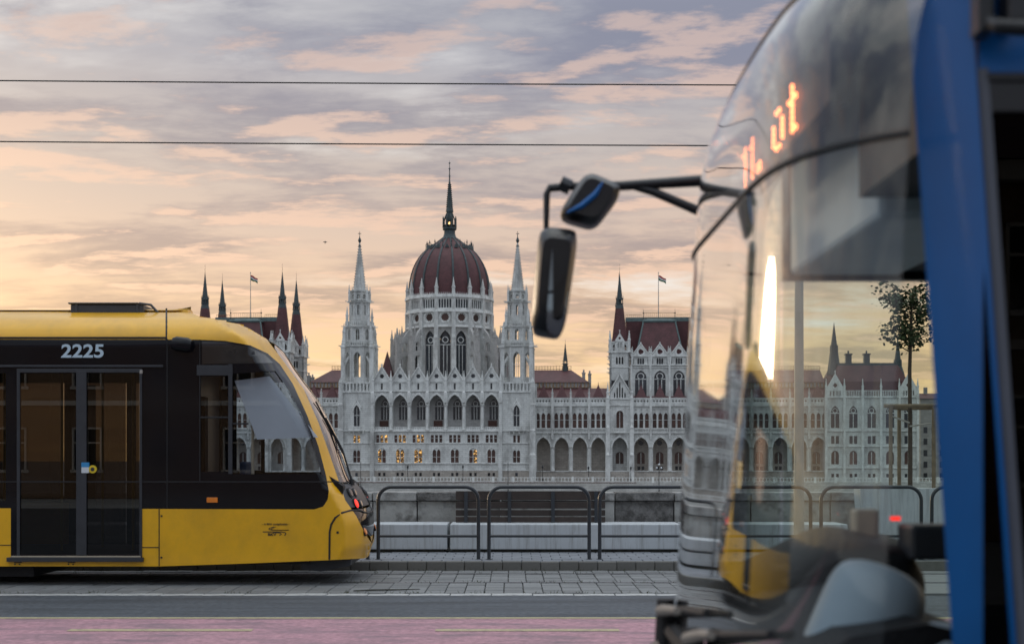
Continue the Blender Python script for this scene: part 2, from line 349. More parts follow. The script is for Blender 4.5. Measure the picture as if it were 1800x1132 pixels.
def put(name, me, parent=None, loc=(0, 0, 0), rz=0., scale=None):
    o = bpy.data.objects.new(name, me); COL.objects.link(o); o.location = loc; o.rotation_euler = (0, 0, rz)
    if scale: o.scale = scale
    if parent is not None: o.parent = parent
    return o
def tag(o, label, cat, group=None):
    o['label'] = label; o['category'] = cat
    if group: o['group'] = group
    return o
def empty(name, loc=(0, 0, 0), rz=0.):
    o = bpy.data.objects.new(name, None); COL.objects.link(o); o.location = loc; o.rotation_euler = (0, 0, rz); o.empty_display_size = .2; return o
def struct(o, kind='structure'): o['kind'] = kind; return o
def bevel(o, w, seg=2):
    b = o.modifiers.new('bevel', 'BEVEL'); b.width = w; b.segments = seg; b.limit_method = 'ANGLE'; return o
def rect(x0, x1, z0, z1): return [(x0, z0), (x1, z0), (x1, z1), (x0, z1)]
def arch(cx, z0, zs, za, hw, n=7):
    """outline of an opening with a pointed (or round) head"""
    h = za - zs; left = []
    if h > hw * 1.02:
        rr = (hw * hw + h * h) / (2 * hw); c = -hw + rr; a1 = math.pi - math.atan2(h, c)
        for i in range(n + 1):
            a = math.pi + (a1 - math.pi) * i / n; left.append((c + rr * math.cos(a), zs + rr * math.sin(a)))
    else:
        for i in range(n + 1):
            a = math.pi - math.pi / 2 * i / n; left.append((hw * math.cos(a), zs + h * math.sin(a)))
    left[-1] = (0, za)
    pts = [(-hw, z0)] + left + [(-x, z) for x, z in reversed(left[:-1])] + [(hw, z0)]
    return [(cx + x, z) for x, z in pts]
def ngon(cx, cz, r, n=12, ph=0.): return [(cx + r * math.cos(ph + 2 * math.pi * i / n), cz + r * math.sin(ph + 2 * math.pi * i / n)) for i in range(n)]
def foil(cx, cz, r, k=6, n=24): return [(cx + r * (.80 + .20 * abs(math.cos(k * math.pi * i / n))) * math.cos(2 * math.pi * i / n), cz + r * (.80 + .20 * abs(math.cos(k * math.pi * i / n))) * math.sin(2 * math.pi * i / n)) for i in range(n)]

# ================================================================== the setting: ground, river, road, tracks
def sheet(name, x0, x1, y0, y1, z, m, parent=None):
    b = MB(); b.add([(x0, y0, z), (x1, y0, z), (x1, y1, z), (x0, y1, z)], [(0, 1, 2, 3)]); o = b.build(name, m, parent); return o
struct(sheet('ground', -4000, 4000, -2500, 6000, -12.0, 'soil'))
struct(sheet('river', -2500, 2500, 30, 412, -9.9, 'water'))
b = MB(); b.box(-400, 400, -120, 24.62, -11.8, -.06); b.box(-400, 400, 24.62, 34, -11.8, -7.2); struct(b.build('embankment', 'quay'))
struct(sheet('road', -400, 400, -10, 17.10, 0.0, 'asphalt'))
struct(sheet('bike_lane', -400, 400, 12.55, 14.65, .004, 'pink'))
ln = MB()
def strip(x0, x1, y0, y1, z): ln.add([(x0, y0, z), (x1, y0, z), (x1, y1, z), (x0, y1, z)], [(0, 1, 2, 3)])
strip(-400, 400, 14.58, 14.70, .008); struct(ln.build('bike_lane_edge_line', 'yline'))
k0 = wx(120, 13.6)
for i in range(-3, 4):
    ln = MB(); strip(k0 + i * 3.51, k0 + i * 3.51 + 1.76, 13.53, 13.69, .008); struct(ln.build('bike_lane_dash', 'yline'))
# track bed with single pavers
bed = struct(sheet('track_bed', -400, 400, 17.10, 20.90, -.035, 'joint'))
def paver_mesh(w, d, h=.03, c=.006):
    b = MB(); x, y = w / 2, d / 2
    b.add([(-x, -y, -h), (x, -y, -h), (x, y, -h), (-x, y, -h), (-x, -y, -c), (x, -y, -c), (x, y, -c), (-x, y, -c), (-x + c, -y + c, 0), (x - c, -y + c, 0), (x - c, y - c, 0), (-x + c, y - c, 0)],
          [(0, 1, 5, 4), (1, 2, 6, 5), (2, 3, 7, 6), (3, 0, 4, 7), (4, 5, 9, 8), (5, 6, 10, 9), (6, 7, 11, 10), (7, 4, 8, 11), (8, 9, 10, 11)]); return b
PW = .243
rows = [(17.42 + .36 * i, .345) for i in range(4)] + [(18.97 + .325 * i, .312) for i in range(4)] + [(20.40 + .25 * i, .24) for i in range(2)]
cnt = 0; rest = MB(); pm_cache = {}
for ri, (yc, dp) in enumerate(rows):
    yc += dp / 2
    for i in range(-30, 17):
        x = i * PW + (.02 if ri < 4 else .07)
        z = random.uniform(-.004, .004)
        if cnt < 300 and -7.1 < x < 2.9:
            if dp not in pm_cache: pm_cache[dp] = paver_mesh(PW - .011, dp - .008).mesh('paver', 'paver')
            o = put('paver', pm_cache[dp], bed, (x, yc, z), random.uniform(-.012, .012)); o.rotation_euler[0] = random.uniform(-.01, .01); cnt += 1
        else:
            rest.M = Matrix.Translation((x, yc, z)); pb = paver_mesh(PW - .011, dp - .008); rest.add(pb.v, pb.f)
rest.M = None
struct(rest.build('paver_field', 'paver', bed), 'stuff')
side_beds = MB(); side_beds.box(-400, -7.5, 17.42, 20.88, -.034, -.004); side_beds.box(4.2, 400, 17.42, 20.88, -.034, -.004); side_beds.build('track_slab', 'paver', bed)
em = paver_mesh(.49, .24).mesh('edge_stone', 'wline')
for i in range(-16, 9): put('edge_stone', em, bed, (i * .5, 17.235, random.uniform(-.003, .003)), random.uniform(-.008, .008))
for yr in (18.88, 20.315):
    b = MB(); b.box(-300, 300, yr - .035, yr + .035, -.034, .004); b.box(-300, 300, yr + .072, yr + .088, -.034, .001); b.build('rail', 'rail', bed)
# kerb, pavement
kb = struct(sheet('kerb', -400, 400, 20.90, 21.06, .06, 'kerb'))
kmesh = MB(); kmesh.box(-.137, .137, 0, .15, -.04, .13); km = kmesh.mesh('kerb_stone', 'kerb')
for i in range(-28, 18):
    o = put('kerb_stone', km, kb, (i * .28, 20.90 + random.uniform(-.003, .003), random.uniform(-.003, .003)))
    bevel(o, .014, 2)
b = MB(); b.box(-300, -8.0, 20.90, 21.05, -.04, .13); b.box(4.95, 300, 20.90, 21.05, -.04, .13); b.build('kerb_run', 'kerb', kb)
pv = struct(sheet('pavement', -400, 400, 21.055, 24.1, .095, 'joint'))
sl = MB()
for r in range(7):
    for i in range(-26, 30):
        sl.M = Matrix.Translation((i * .30 + (r % 2) * .15, 21.06 + .30 * r + .15, .13 + random.uniform(-.004, .003)))
        p_ = paver_mesh(.288, .288); sl.add(p_.v, p_.f)
sl.M = None; struct(sl.build('pavement_slabs', 'slab', pv), 'stuff')
wd = MB()                                                                        # weeds in the joints
for i in range(520):
    yb = random.choice([17.40, 18.80, 18.94, 20.38, 20.88, 17.40, 20.88, 22.97]); cl = random.gauss(0, .03)
    x = random.choice([-6.1, -5.2, -3.4, -2.05, -.5, .35, .9, 1.6, 2.2, -1.2, 2.8]) + random.gauss(0, .14)
    z0 = .12 if yb > 21 else 0; h = random.uniform(.015, .05); w = .004
    dx = random.uniform(-.03, .03); wd.add([(x - w, yb + cl * .3, z0), (x + w, yb + cl * .3, z0), (x + dx, yb + cl * .3 - .01, z0 + h)], [(0, 1, 2)])
struct(tag(wd.build('weeds', 'grass'), 'small green weeds growing in the tram track joints', 'weeds'), 'stuff')
b = MB(); b.tube([(wx(622, 17.55), 17.52, .018), (wx(655, 17.6), 17.60, .02), (wx(690, 17.6), 17.62, .022), (wx(738, 17.7), 17.72, .02)], [.008, .012, .011, .005], 6)
tag(b.build('fallen_branch', 'joint'), 'thin dark branch lying on the pavers beside the near rail', 'branch')
# river parapet, its stones one by one
par = empty('stone_parapet', (0, 24.1, .1)); tag(par, 'weathered grey stone parapet wall along the river behind the bench', 'wall')
xs = [-300, 60, 420, 560, 655, 733, 880, 1081, 1185, 1320, 1460, 1600, 1740, 1900, 2100]
for i, (a, c) in enumerate(zip(xs, xs[1:])):
    xa, xc = wx(a, 24.1) + .008, wx(c, 24.1) - .008; dk = a in (733, 1081)
    b = MB(); b.box(xa, xc, -.05, .55, .82 + .008, .97 + random.uniform(-.008, .008)); o = b.build('coping_stone', 'coping_dark' if dk else 'coping', par); bevel(o, .018, 2)
    b = MB(); b.box(xa, xc, .02 + (.02 if dk else 0), .50, -.02, .82); o = b.build('parapet_block', 'coping_dark' if a == 1081 else 'parapet', par); bevel(o, .012, 2)
b = MB(); b.box(-300, wx(-300, 24.1), 24.12, 24.6, .05, 1.06); b.box(wx(2100, 24.1), 300, 24.12, 24.6, .05, 1.06); tag(b.build('parapet_run', 'parapet'), 'far run of the stone parapet beyond the bus and tram', 'wall')
for i, (a, c, lab) in enumerate([(20, 786, 'long white concrete bench block half hidden behind the tram nose'), (791, 1198, 'white concrete bench block carrying the dark wooden backrest'), (1202, 1490, 'white concrete bench block seen low behind the bus front')]):
    t = empty('concrete_bench', (wx((a + c) / 2, 23.0), 23.0, .13)); tag(t, lab, 'bench', 'concrete benches along the parapet'); hw = (c - a) / 2 * 23 / F
    b = MB(); b.box(-hw, hw, 0, .95, .045, .45); bevel(b.build('seat_block', 'conc_white', t), .012, 2)
    b = MB(); b.box(-hw + .05, hw - .05, .06, .9, 0, .045); b.build('plinth', 'joint', t)  # dark colour puts the shade under the overhang into the recess
t = empty('wooden_backrest', (wx(932.5, 23.65), 23.62, .58)); tag(t, 'dark brown slatted wooden backrest on the white concrete bench', 'backrest')
hw = 263 / 2 * 23.62 / F; zz = [(0.005, .095), (.115, .210), (.235, .350), (.377, .525)]
for z0, z1 in zz:
    b = MB(); b.box(-hw, hw, .0, .035, z0, z1); o = b.build('slat', 'benchwood', t); o.rotation_euler[0] = R(-4); bevel(o, .006, 2)
for px in (819, 895.5, 972, 1048):
    b = MB(); x = (px - 932.5) * 23.62 / F; b.box(x - .03, x + .03, -.03, -.005, 0, .515); o = b.build('bracket', 'pipe', t); o.rotation_euler[0] = R(-4)
b = MB(); xa, xb = wx(1512, 23.3), wx(1690, 23.3); b.panel([(xa + .07, .13), (xb, .13), (xb, 1.15), (xa, 1.15)], [], 23.3, 23.75)
bevel(tag(b.build('concrete_slab_wall', 'conc_white'), 'tall pale concrete slab wall seen through the bus windscreen', 'wall'), .015, 2)
# pipe railings
def hoop_path(w, h, r):
    p = [(-w, 0)] + [(-w + r - r * math.cos(a), h - r + r * math.sin(a)) for a in [math.pi / 2 * k / 8 for k in range(9)]]
    p += [(w - r + r * math.sin(a), h - r + r * math.cos(a)) for a in [math.pi / 2 * k / 8 for k in range(9)]] + [(w, 0)]
    return [(x, 0, z) for x, z in p]
hm = MB(); hm.tube(hoop_path(.752, 1.09, .20), .0275, 12); hoop_me = hm.mesh('hoop', 'pipe', True)
cmb = MB(); cmb.tube([(-.735, 0, .355), (.735, 0, .355)], .022, 10); cross_me = cmb.mesh('crossbar', 'pipe', True)
fm = MB(); fm.frus(0, 0, .05, .046, 0, .006, 12); foot_me = fm.mesh('foot_plate', 'pipe')
labs = ['dark pipe railing hoop mostly hidden behind the tram side', 'dark pipe railing hoop just behind the tram nose', 'dark pipe railing hoop right of the tram nose, before bare parapet and backrest end',
        'dark pipe railing hoop standing squarely before the wooden backrest', 'dark pipe railing hoop left of the bus front edge', 'dark pipe railing hoop seen through the left of the bus windscreen',
        'dark pipe railing hoop seen through the middle of the bus windscreen', 'dark pipe railing hoop at the blue bus pillar']
for i, lab in enumerate(labs):
    px = 753 + (i - 2) * 194.6
    t = empty('pipe_railing', (wx(px, 21.35), 21.35, .127)); tag(t, lab, 'railing', 'pipe railings along the kerb')
    put('hoop', hoop_me, t); put('crossbar', cross_me, t)
    for s in (-1, 1): put('foot_plate', foot_me, t, (s * .752, 0, .004))

# ================================================================== the parliament across the river
TH = R(3.6); ZB = -8.6
OY = 430.0; OX = (767.3 - CX) * OY / F
sT, cT = math.sin(TH), math.cos(TH)
def PU(px, v): k = (px - CX) / F; return -(OX - k * OY + v * (sT - k * cT)) / (cT + k * sT)
def PZ(py, u=0., v=0.): return EYE + (HY - py) * (OY - u * sT + v * cT) / F - ZB
PAR = empty('parliament_building', (OX, OY, ZB), -TH)
tag(PAR, 'huge white Gothic parliament with dark red ribbed dome across the river', 'building')
# ---- shared small meshes
def window_mesh(name, w, z0, zs, za, lights=2, rose=False, gm='pglass', rec=.0, transom=None, shape='arch'):
    """glazed window (origin at bottom centre): dark pane, mullions and tracery"""
    b = MB(); hw = w / 2; out_ = arch(0, z0, zs, za, hw) if shape == 'arch' else rect(-hw, hw, z0, za)
    b.panel(out_, [], .10, .16, 0)
    bar = min(.16, w * .06) + .05
    for k in range(1, lights):
        x = -hw + w * k / lights; b.box(x - bar / 2, x + bar / 2, 0, .12, z0, zs + (0 if rose else (za - zs) * .7), 1)
    if rose:
        for rr, cz in ((hw * .62, zs + (za - zs) * .35),):
            p = ngon(0, cz, rr, 14); q = ngon(0, cz, rr * .74, 14); b.panel(p, [q], 0, .14, 1)
        b.box(-hw, hw, 0, .13, zs - bar * .7, zs + bar * .5, 1)
        for k in range(lights):
            xc = -hw + w * (k + .5) / lights; p = arch(xc, zs - w / lights * .55, zs - w / lights * .3, zs + .02, w / lights / 2, 5); q = arch(xc, zs - w / lights * .55 , zs - w / lights * .35, zs - .16, w / lights / 2 - .1, 5)
    if transom: b.box(-hw, hw, .01, .12, transom - bar / 2, transom + bar / 2, 1)
    return b.mesh(name, [gm, 'lime_trim'])
def pinnacle(b, cx, cy, w, z0, zs, zt, m=0):
    """square shaft with a steep crocketed cap"""
    h = w / 2; b.box(cx - h, cx + h, cy - h, cy + h, z0, zs, m); b.box(cx - h * 1.3, cx + h * 1.3, cy - h * 1.3, cy + h * 1.3, zs - .15, zs + .12, m)
    b.frus(cx, cy, h * 1.35, .06, zs + .1, zt, 4, math.pi / 4, m)
    for k in range(1, 4):
        z = zs + (zt - zs) * k / 4.5; r = h * 1.35 * (1 - k / 4.5) + .08; b.frus(cx, cy, r * .6, r * 1.15, z, z + .16, 4, math.pi / 4, m)
    b.frus(cx, cy, .16, .05, zt - .25, zt + .1, 6, 0, m)
def balustrade(b, x0, x1, y, z0, z1, step=.75, m=0, d=.3):
    b.box(x0, x1, y - d / 2, y + d / 2, z1 - .18, z1, m); b.box(x0, x1, y - d / 2, y + d / 2, z0, z0 + .16, m)
    n = max(1, int((x1 - x0) / step))
    for i in range(n + 1):
        x = x0 + (x1 - x0) * i / n; b.box(x - .11, x + .11, y - d * .35, y + d * .35, z0 + .16, z1 - .18, m)
_wc = {}
def win(parent, x, y, key, rz=0.):
    """a window object sharing its mesh with all alike"""
    if key not in _wc: _wc[key] = window_mesh('window', *key)
    return put('window', _wc[key], parent, (x, y, 0), rz)
zc = lambda py: PZ(py)
px = .172                                                                     # metres per photo pixel on the front
# ---- central block
BAY = 32.25 * px; HW3 = 3.5 * BAY
holes = []; wins = []
for k in range(-3, 4):
    x = k * BAY
    lit = k <= 0
    for d in (-7.4, 0, 7.4):
        holes.append(rect(x + (d - 2.6) * px, x + (d + 2.6) * px, zc(777.6), zc(764.5)))
        wins.append((x + d * px, .25, (5.0 * px, zc(777.6), zc(768), zc(764.5), 1, False, 'plit' if k in (-3, -2, -1) and d != -7.4 else 'pbrown', 0, zc(770), 'rect')))
    for d in (-3.7, 3.7):
        holes.append(arch(x + d * px, zc(813), zc(794), zc(790), 3.1 * px, 5))
        wins.append((x + d * px, .25, (6.1 * px, zc(813), zc(794), zc(790), 1, False, 'plit' if k in (-2, -1) or (k == 2 and d > 0) or (k == -3 and d < 0) else 'pbrown', 0, zc(803))))
    for d in (-4.2, 4.2):
        holes.append(rect(x + (d - 2.2) * px, x + (d + 2.2) * px, zc(836.7), zc(830.7)))
        wins.append((x + d * px, .25, (4.3 * px, zc(836.7), zc(832), zc(830.7), 1, False, 'pglass', 0, None, 'rect')))
b = MB(); b.panel(rect(-HW3, HW3, zc(826), zc(752)), [h for h in holes if h[0][1] > zc(828)], 0, .6)
CF = b.build('central_facade', 'lime', PAR)
b = MB(); b.panel(rect(-HW3, HW3, 0, zc(826)), [h for h in holes if h[0][1] < zc(828)], -.25, .6); b.build('plinth_wall', 'base_stone', CF)
for x, y, key in wins: win(CF, x, y, key)
ls = MB(); arches = [arch(k * BAY, zc(752), zc(713.5), zc(693.5), 12.9 * px, 9) for k in range(-3, 4)]
ls.panel(rect(-HW3, HW3, zc(752.2), zc(686.6)), [[(x, z + (.001 if i in (0, len(a) - 1) else 0)) for i, (x, z) in enumerate(a)] for a in arches], 0, 1.0)
ls.build('loggia_arcade', 'lime', CF)
am = MB(); am.panel(arch(0, zc(714), zc(713.5), zc(689.6), 15.4 * px, 9), [[(x, z + .002) for x, z in arch(0, zc(714), zc(713.5), zc(693.5), 12.9 * px, 9)]], -.28, .02)
am_me = am.mesh('arch_moulding', 'lime_trim')
cm = MB()
cm.frus(0, 0, .62, .55, zc(756), zc(752.5), 8, R(22.5)); cm.frus(0, 0, .40, .36, zc(752.5), zc(715), 10); cm.frus(0, 0, .40, .72, zc(715), zc(711.5), 8, R(22.5)); cm.box(-.6, .6, -.6, .4, zc(711.5), zc(710.3))
col_me = cm.mesh('column', 'lime_trim')
gm = MB()
gh = 13.2 * px; g0, g1, ga = zc(686.6), zc(667), zc(646)
gm.panel([(-BAY / 2, g0), (BAY / 2, g0), (BAY / 2, zc(664)), (gh, g1 - .1), (0, ga), (-gh, g1 - .1), (-BAY / 2, zc(664))], [foil(0, zc(661), 4.1 * px, 6), rect(-1.6 * px, 1.6 * px, zc(684.6), zc(673))], -.1, .5)
for s in (-1, 1):                                                              # sloped coping
    gm.tube([(s * (gh + .25), -.15, g1 - .3), (0, -.15, ga + .25)], .26, 6)
    for q in range(1, 6): gm.frus(s * (gh + .25) * (1 - q / 6.2), -.15, .14, .26, g1 - .3 + (ga - g1 + .55) * q / 6.2 + .15, g1 + .15 + (ga - g1 + .55) * q / 6.2, 5)
for d in (-11, -7.4, -3.9, 3.9, 7.4, 11):                                      # blind arcade
    gm.box((d - .55) * px, (d + .55) * px, -.24, -.1, zc(684.5), zc(671)); 
for d in (-9.2, -5.6, -2, 2, 5.6, 9.2): gm.panel(arch(d * px, zc(673.5), zc(673), zc(668.5), 1.9 * px, 4), [[(x, z + .002) for x, z in arch(d * px, zc(673.5), zc(673), zc(670.4), 1.2 * px, 4)]], -.24, -.1)
gm.frus(0, 0, .12, .22, ga, ga + .7, 6); gm.frus(0, 0, .3, .08, ga + .7, ga + 1.3, 6); gm.box(-.4, .4, -.08, .08, ga + .75, ga + .92)
gab_me = gm.mesh('gable', 'lime_trim')
gg = MB(); gg.panel(ngon(0, zc(661), 4.4 * px, 14), [], .3, .36); gg.panel(rect(-1.7 * px, 1.7 * px, zc(684.7), zc(672.5)), [], .3, .36); gg_me = gg.mesh('window', 'pglass')
pn = MB(); pn.box(-.55, .55, -.75, .1, zc(708), zc(690)); pn.frus(0, -.3, .62, .1, zc(690), zc(685.5), 4, R(45)); pinnacle(pn, 0, -.15, .75, zc(690), zc(668), zc(652)); pn_me = pn.mesh('pinnacle', 'lime_trim')
bm_ = MB(); balustrade(bm_, -BAY / 2 + .55, BAY / 2 - .55, .2, zc(757), zc(750), .5); bal_me = bm_.mesh('balustrade', 'lime_trim')
for k in range(-3, 4):
    x = k * BAY
    put('arch_moulding', am_me, CF, (x, 0, 0)); put('gable', gab_me, CF, (x, 0, 0)); put('window', gg_me, CF, (x, 0, 0)); put('balustrade', bal_me, CF, (x, -.1, 0))
    win(CF, x + .35, 4.4, (15. * px, zc(737), zc(713), zc(700), 3, True, 'pglass'))
    if k in (-3, 0, 3):
        b = MB(); b.box(-1.35 + x, 1.35 + x, 4.25, 4.6, zc(752), zc(738.5)); b.build('door', 'wood_door', CF)
hd = MB(); hd.panel(arch(0, zc(797), zc(796.5), zc(785), 9.2 * px, 7), [[(q, z + .002) for q, z in arch(0, zc(797), zc(796.5), zc(787), 7.6 * px, 7)]], -.16, .02); hd_me = hd.mesh('window_hood', 'lime_trim')
for k in range(-3, 4): put('window_hood', hd_me, CF, (k * BAY, 0, 0))
for k in range(-3, 5): put('column', col_me, CF, ((k - .5) * BAY, -.05, 0)); put('pinnacle', pn_me, CF, ((k - .5) * BAY, 0, 0))
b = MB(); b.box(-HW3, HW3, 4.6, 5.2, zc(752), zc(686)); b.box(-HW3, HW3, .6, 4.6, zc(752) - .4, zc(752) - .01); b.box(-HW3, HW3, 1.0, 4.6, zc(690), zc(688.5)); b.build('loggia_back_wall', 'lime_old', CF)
b = MB()
for py, o_, t_ in ((757.6, .45, .35), (778.8, .22, .25), (814.2, .3, .35), (826.3, .32, .25), (687.2, .35, .35)): b.cut('string_course'); b.box(-HW3, HW3, -o_, .05, zc(py) - t_ / 2, zc(py) + t_ / 2)
b.pieces('lime_trim', CF)
b = MB(); b.box(-HW3, HW3, 5.3, 24, 0, zc(690)); b.build('hall_block', 'lime_old', PAR)
# ---- the two river towers
def octa(b, cx, cy, ap, z0, z1, hole=None, th=.5, m=0, faces=range(8)):
    """open eight-sided storey, a window opening in every face"""
    fw = ap * math.tan(R(22.5))
    for k in faces:
        b.M = Matrix.Translation((cx, cy, 0)) @ Matrix.Rotation(R(45 * k), 4, 'Z')
        b.panel(rect(-fw, fw, z0, z1), [hole] if hole else [], -ap, -ap + th, m)
    b.M = None
def tower(sx, cxp):
    cx = PU(cxp, 0.0); cy = 5.3; T = lambda py: PZ(py, cx, 5.3); zf = lambda py: PZ(py, cx, 0); hwid = 4.75
    b = MB(); hs = []; ws = []
    hs.append(arch(cx, zf(749), zf(722), zf(712), 5.2 * px)); ws.append((cx, .3, (10.2 * px, zf(749), zf(722), zf(712), 2, False, 'pglass', 0, zf(730))))
    for d in (-3.6, 3.6): hs.append(rect(cx + (d - 2.2) * px, cx + (d + 2.2) * px, zf(777.6), zf(765))); ws.append((cx + d * px, .25, (4.2 * px, zf(777.6), zf(768), zf(765), 1, False, 'plit' if sx < 0 else 'pbrown', 0, None, 'rect')))
    for d in (-3.3, 3.3): hs.append(arch(cx + d * px, zf(812.7), zf(795), zf(791), 2.8 * px, 5)); ws.append((cx + d * px, .25, (5.5 * px, zf(812.7), zf(795), zf(791), 1, False, 'pbrown', 0, zf(803))))
    b.panel(rect(cx - hwid, cx + hwid, zf(826), zf(688)), hs, 0, .6)
    b.box(cx - hwid, cx - hwid + .6, .6, 10, zf(826), zf(688)); b.box(cx + hwid - .6, cx + hwid, .6, 10, zf(826), zf(688)); b.box(cx - hwid + .6, cx + hwid - .6, 2.2, 10, 0, zf(688) - .05)
    Tw = b.build('tower', 'lime', PAR)
    for x, y, k in ws: win(Tw, x, y, k)
    b = MB(); b.box(cx - hwid, cx + hwid, -.2, 10, 0, zf(826)); b.build('tower_plinth', 'base_stone', Tw)
    win(Tw, cx, -.35, (4.5 * px, zf(836.7), zf(832), zf(830.7), 1, False, 'pglass', 0, None, 'rect'))
    b = MB(); b.cut('window_hood')
    b.panel(arch(cx, zf(722.5), zf(722), zf(706.5), 7.6 * px), [[(x, z + .002) for x, z in arch(cx, zf(722.5), zf(722), zf(712), 5.4 * px)]], -.3, .02)
    b.tube([(cx - 8 * px, -.2, zf(717)), (cx, -.2, zf(703))], .22, 6); b.tube([(cx + 8 * px, -.2, zf(717)), (cx, -.2, zf(703))], .22, 6); b.frus(cx, -.2, .2, .05, zf(704), zf(699), 6)
    b.cut('balcony_slab'); b.box(cx - 14.5 * px, cx + 14.5 * px, -1.2, .02, zf(757.5), zf(755.5))
    for d in (-12, -5, 5, 12): b.cut('corbel'); b.frus(cx + d * px, -.5, .12, .45, zf(763), zf(757.5), 4, R(45))
    for py, t_ in ((778.8, .25), (814.2, .35), (826.3, .3), (688.5, .5), (757.0, .3)): b.cut('string_course'); b.box(cx - hwid - .15, cx + hwid + .15, -.32, .05, zf(py) - t_ / 2, zf(py) + t_ / 2)
    b.pieces('lime_trim', Tw)
    b = MB(); balustrade(b, cx - 14.5 * px, cx + 14.5 * px, -1.0, zf(755.5), zf(749.5), .45); b.build('balcony', 'lime_trim', Tw)
    b = MB()                                                                    # stepped corner buttresses
    for s in (-1, 1):
        b.cut('buttress'); x = cx + s * (hwid + .1); wide = 1.0 if s != sx else 1.7
        for z0, z1, o_, w_ in ((0, zf(800), 1.35, wide), (zf(800), zf(757), 1.0, wide * .85), (zf(757), zf(712), .75, wide * .75), (zf(712), zf(672), .5, wide * .62)):
            b.box(x - w_ * .6, x + w_ * .6, -o_, 1.0, z0, z1); b.frus(x, -o_ / 2 + .3, w_ * .86, .1, z1, z1 + 1.6, 4, R(45))
        b.cut('buttress'); b.box(x - wide * .5, x + wide * .5, 9.2, 10.5, 0, zf(672))
    b.pieces('lime', Tw)
    b = MB(); zA0, zA1 = zf(688), zf(671.5)                                       # arcaded parapet storey
    for k in range(9):
        x = cx - hwid + .5 + (2 * hwid - 1) * k / 8; b.box(x - .22, x + .22, -.05, .35, zA0, zA1)
    b.box(cx - hwid, cx + hwid, -.1, .45, zA1 - .4, zA1); b.box(cx - hwid, cx + hwid, .5, 10, zA0, zA0 + .6); b.box(cx - hwid + .5, cx + hwid - .5, .9, 9.5, zA0, zA1 - .5)
    b.build('parapet_arcade', 'lime_trim', Tw)
    fl = [('belfry', 4.55, 686, 609, (664, 630, 620, 6.0)), ('upper_storey', 3.95, 605, 575, (599, 584, 580, 3.2)), ('top_storey', 2.75, 571, 531, (555, 540, 537, 2.0)), ('crown', 2.5, 529, 512, (526, 521, 519, 2.6))]
    for nm, ap, p0, p1, hh in fl:
        b = MB(); z0, z1 = T(p0), T(p1); octa(b, cx, cy, ap, z0, z1, arch(0, T(hh[0]), T(hh[1]), T(hh[2]), hh[3] * px, 5), .55)
        rv = ap / math.cos(R(22.5))
        b.frus(cx, cy, rv + .45, rv + .5, z1 - .35, z1 + .05, 8, R(22.5))
        for k in range(8):                                                       # angle shafts
            a = R(22.5 + 45 * k); b.frus(cx + rv * math.cos(a), cy + rv * math.sin(a), .34, .30, z0, z1, 6)
        st = b.build(nm, 'lime', Tw)
        b = MB()
        for k in range(8):
            b.M = Matrix.Translation((cx, cy, 0)) @ Matrix.Rotation(R(45 * k), 4, 'Z')
            w_ = hh[3] * px
            b.box(-.07, .07, -ap + .2, -ap + .32, T(hh[0]), T(hh[2]) - .2)
            b.box(-w_, w_, -ap + .2, -ap + .32, (T(hh[0]) + T(hh[2])) / 2 - .07, (T(hh[0]) + T(hh[2])) / 2 + .07)
        b.M = None; b.build('tracery', 'lime_trim', Tw)
    b = MB()                                                                    # balustrades, corner piers, gargoyles
    for ap, p0, p1 in ((4.75, 609, 601.5), (4.1, 574, 566.5)):
        for k in range(8):
            b.M = Matrix.Translation((cx, cy, 0)) @ Matrix.Rotation(R(45 * k), 4, 'Z'); fw = ap * math.tan(R(22.5)); b.cut('balustrade'); balustrade(b, -fw, fw, -ap, T(p0) - .05, T(p1), .5, 0, .22)
    b.M = None
    for q, (d, w_, p0, ps, pt) in enumerate(((4.35, 1.15, 688, 612, 590), (4.1, .8, 612, 585, 571), (3.3, .7, 575, 556, 541), (2.75, .5, 531, 516, 503))):
        for i_ in (-1, 1):
            for j_ in (-1, 1): b.cut('pinnacle'); pinnacle(b, cx + i_ * d, cy + j_ * d, w_, T(p0), T(ps), T(pt))
    for i_ in (-1, 1):                                                           # flying struts of the belfry
        for j_ in (-1, 1): b.cut('flying_strut'); b.tube([(cx + i_ * 4.4, cy + j_ * 4.4, T(652)), (cx + i_ * 3.9, cy + j_ * 3.9, T(641)), (cx + i_ * 2.6, cy + j_ * 3.3, T(628))], .4, 5)
    for r0, r1, pz in ((4.6, 6.6, 609), (4.0, 5.7, 575), (2.7, 4.5, 531)):
        for k in range(8):
            a = R(22.5 + 45 * k); b.cut('gargoyle'); b.tube([(cx + r0 * math.cos(a), cy + r0 * math.sin(a), T(pz) - .1), (cx + r1 * math.cos(a), cy + r1 * math.sin(a), T(pz) + .1)], [.22, .12], 5)
    b.pieces('lime_trim', Tw)
    b = MB(); zs0, zs1 = T(513), T(432); b.frus(cx, cy, 2.0, .26, zs0, zs1, 8, R(22.5))
    for k in range(8):
        a = R(22.5 + 45 * k)
        for q in range(17):
            f_ = (q + .4) / 17; r = 2.0 + (.26 - 2.0) * f_ + .10; z = zs0 + (zs1 - zs0) * f_; b.frus(cx + r * math.cos(a), cy + r * math.sin(a), .10, .20, z, z + .28, 5)
    b.frus(cx, cy, .26, .2, zs1, T(424), 6); b.build('spire', 'lime', Tw)
    b = MB(); b.frus(cx, cy, .25, .55, T(427), T(423), 8); b.frus(cx, cy, .55, .2, T(423), T(418), 8); b.frus(cx, cy, .14, .05, T(418), T(407), 6); b.box(cx - .5, cx + .5, cy - .06, cy + .06, T(411.5), T(410.5)); b.frus(cx, cy, .3, .45, T(434), T(431), 8); b.build('finial', 'copper', Tw)
tower(-1, 627.0); tower(1, 908.0)
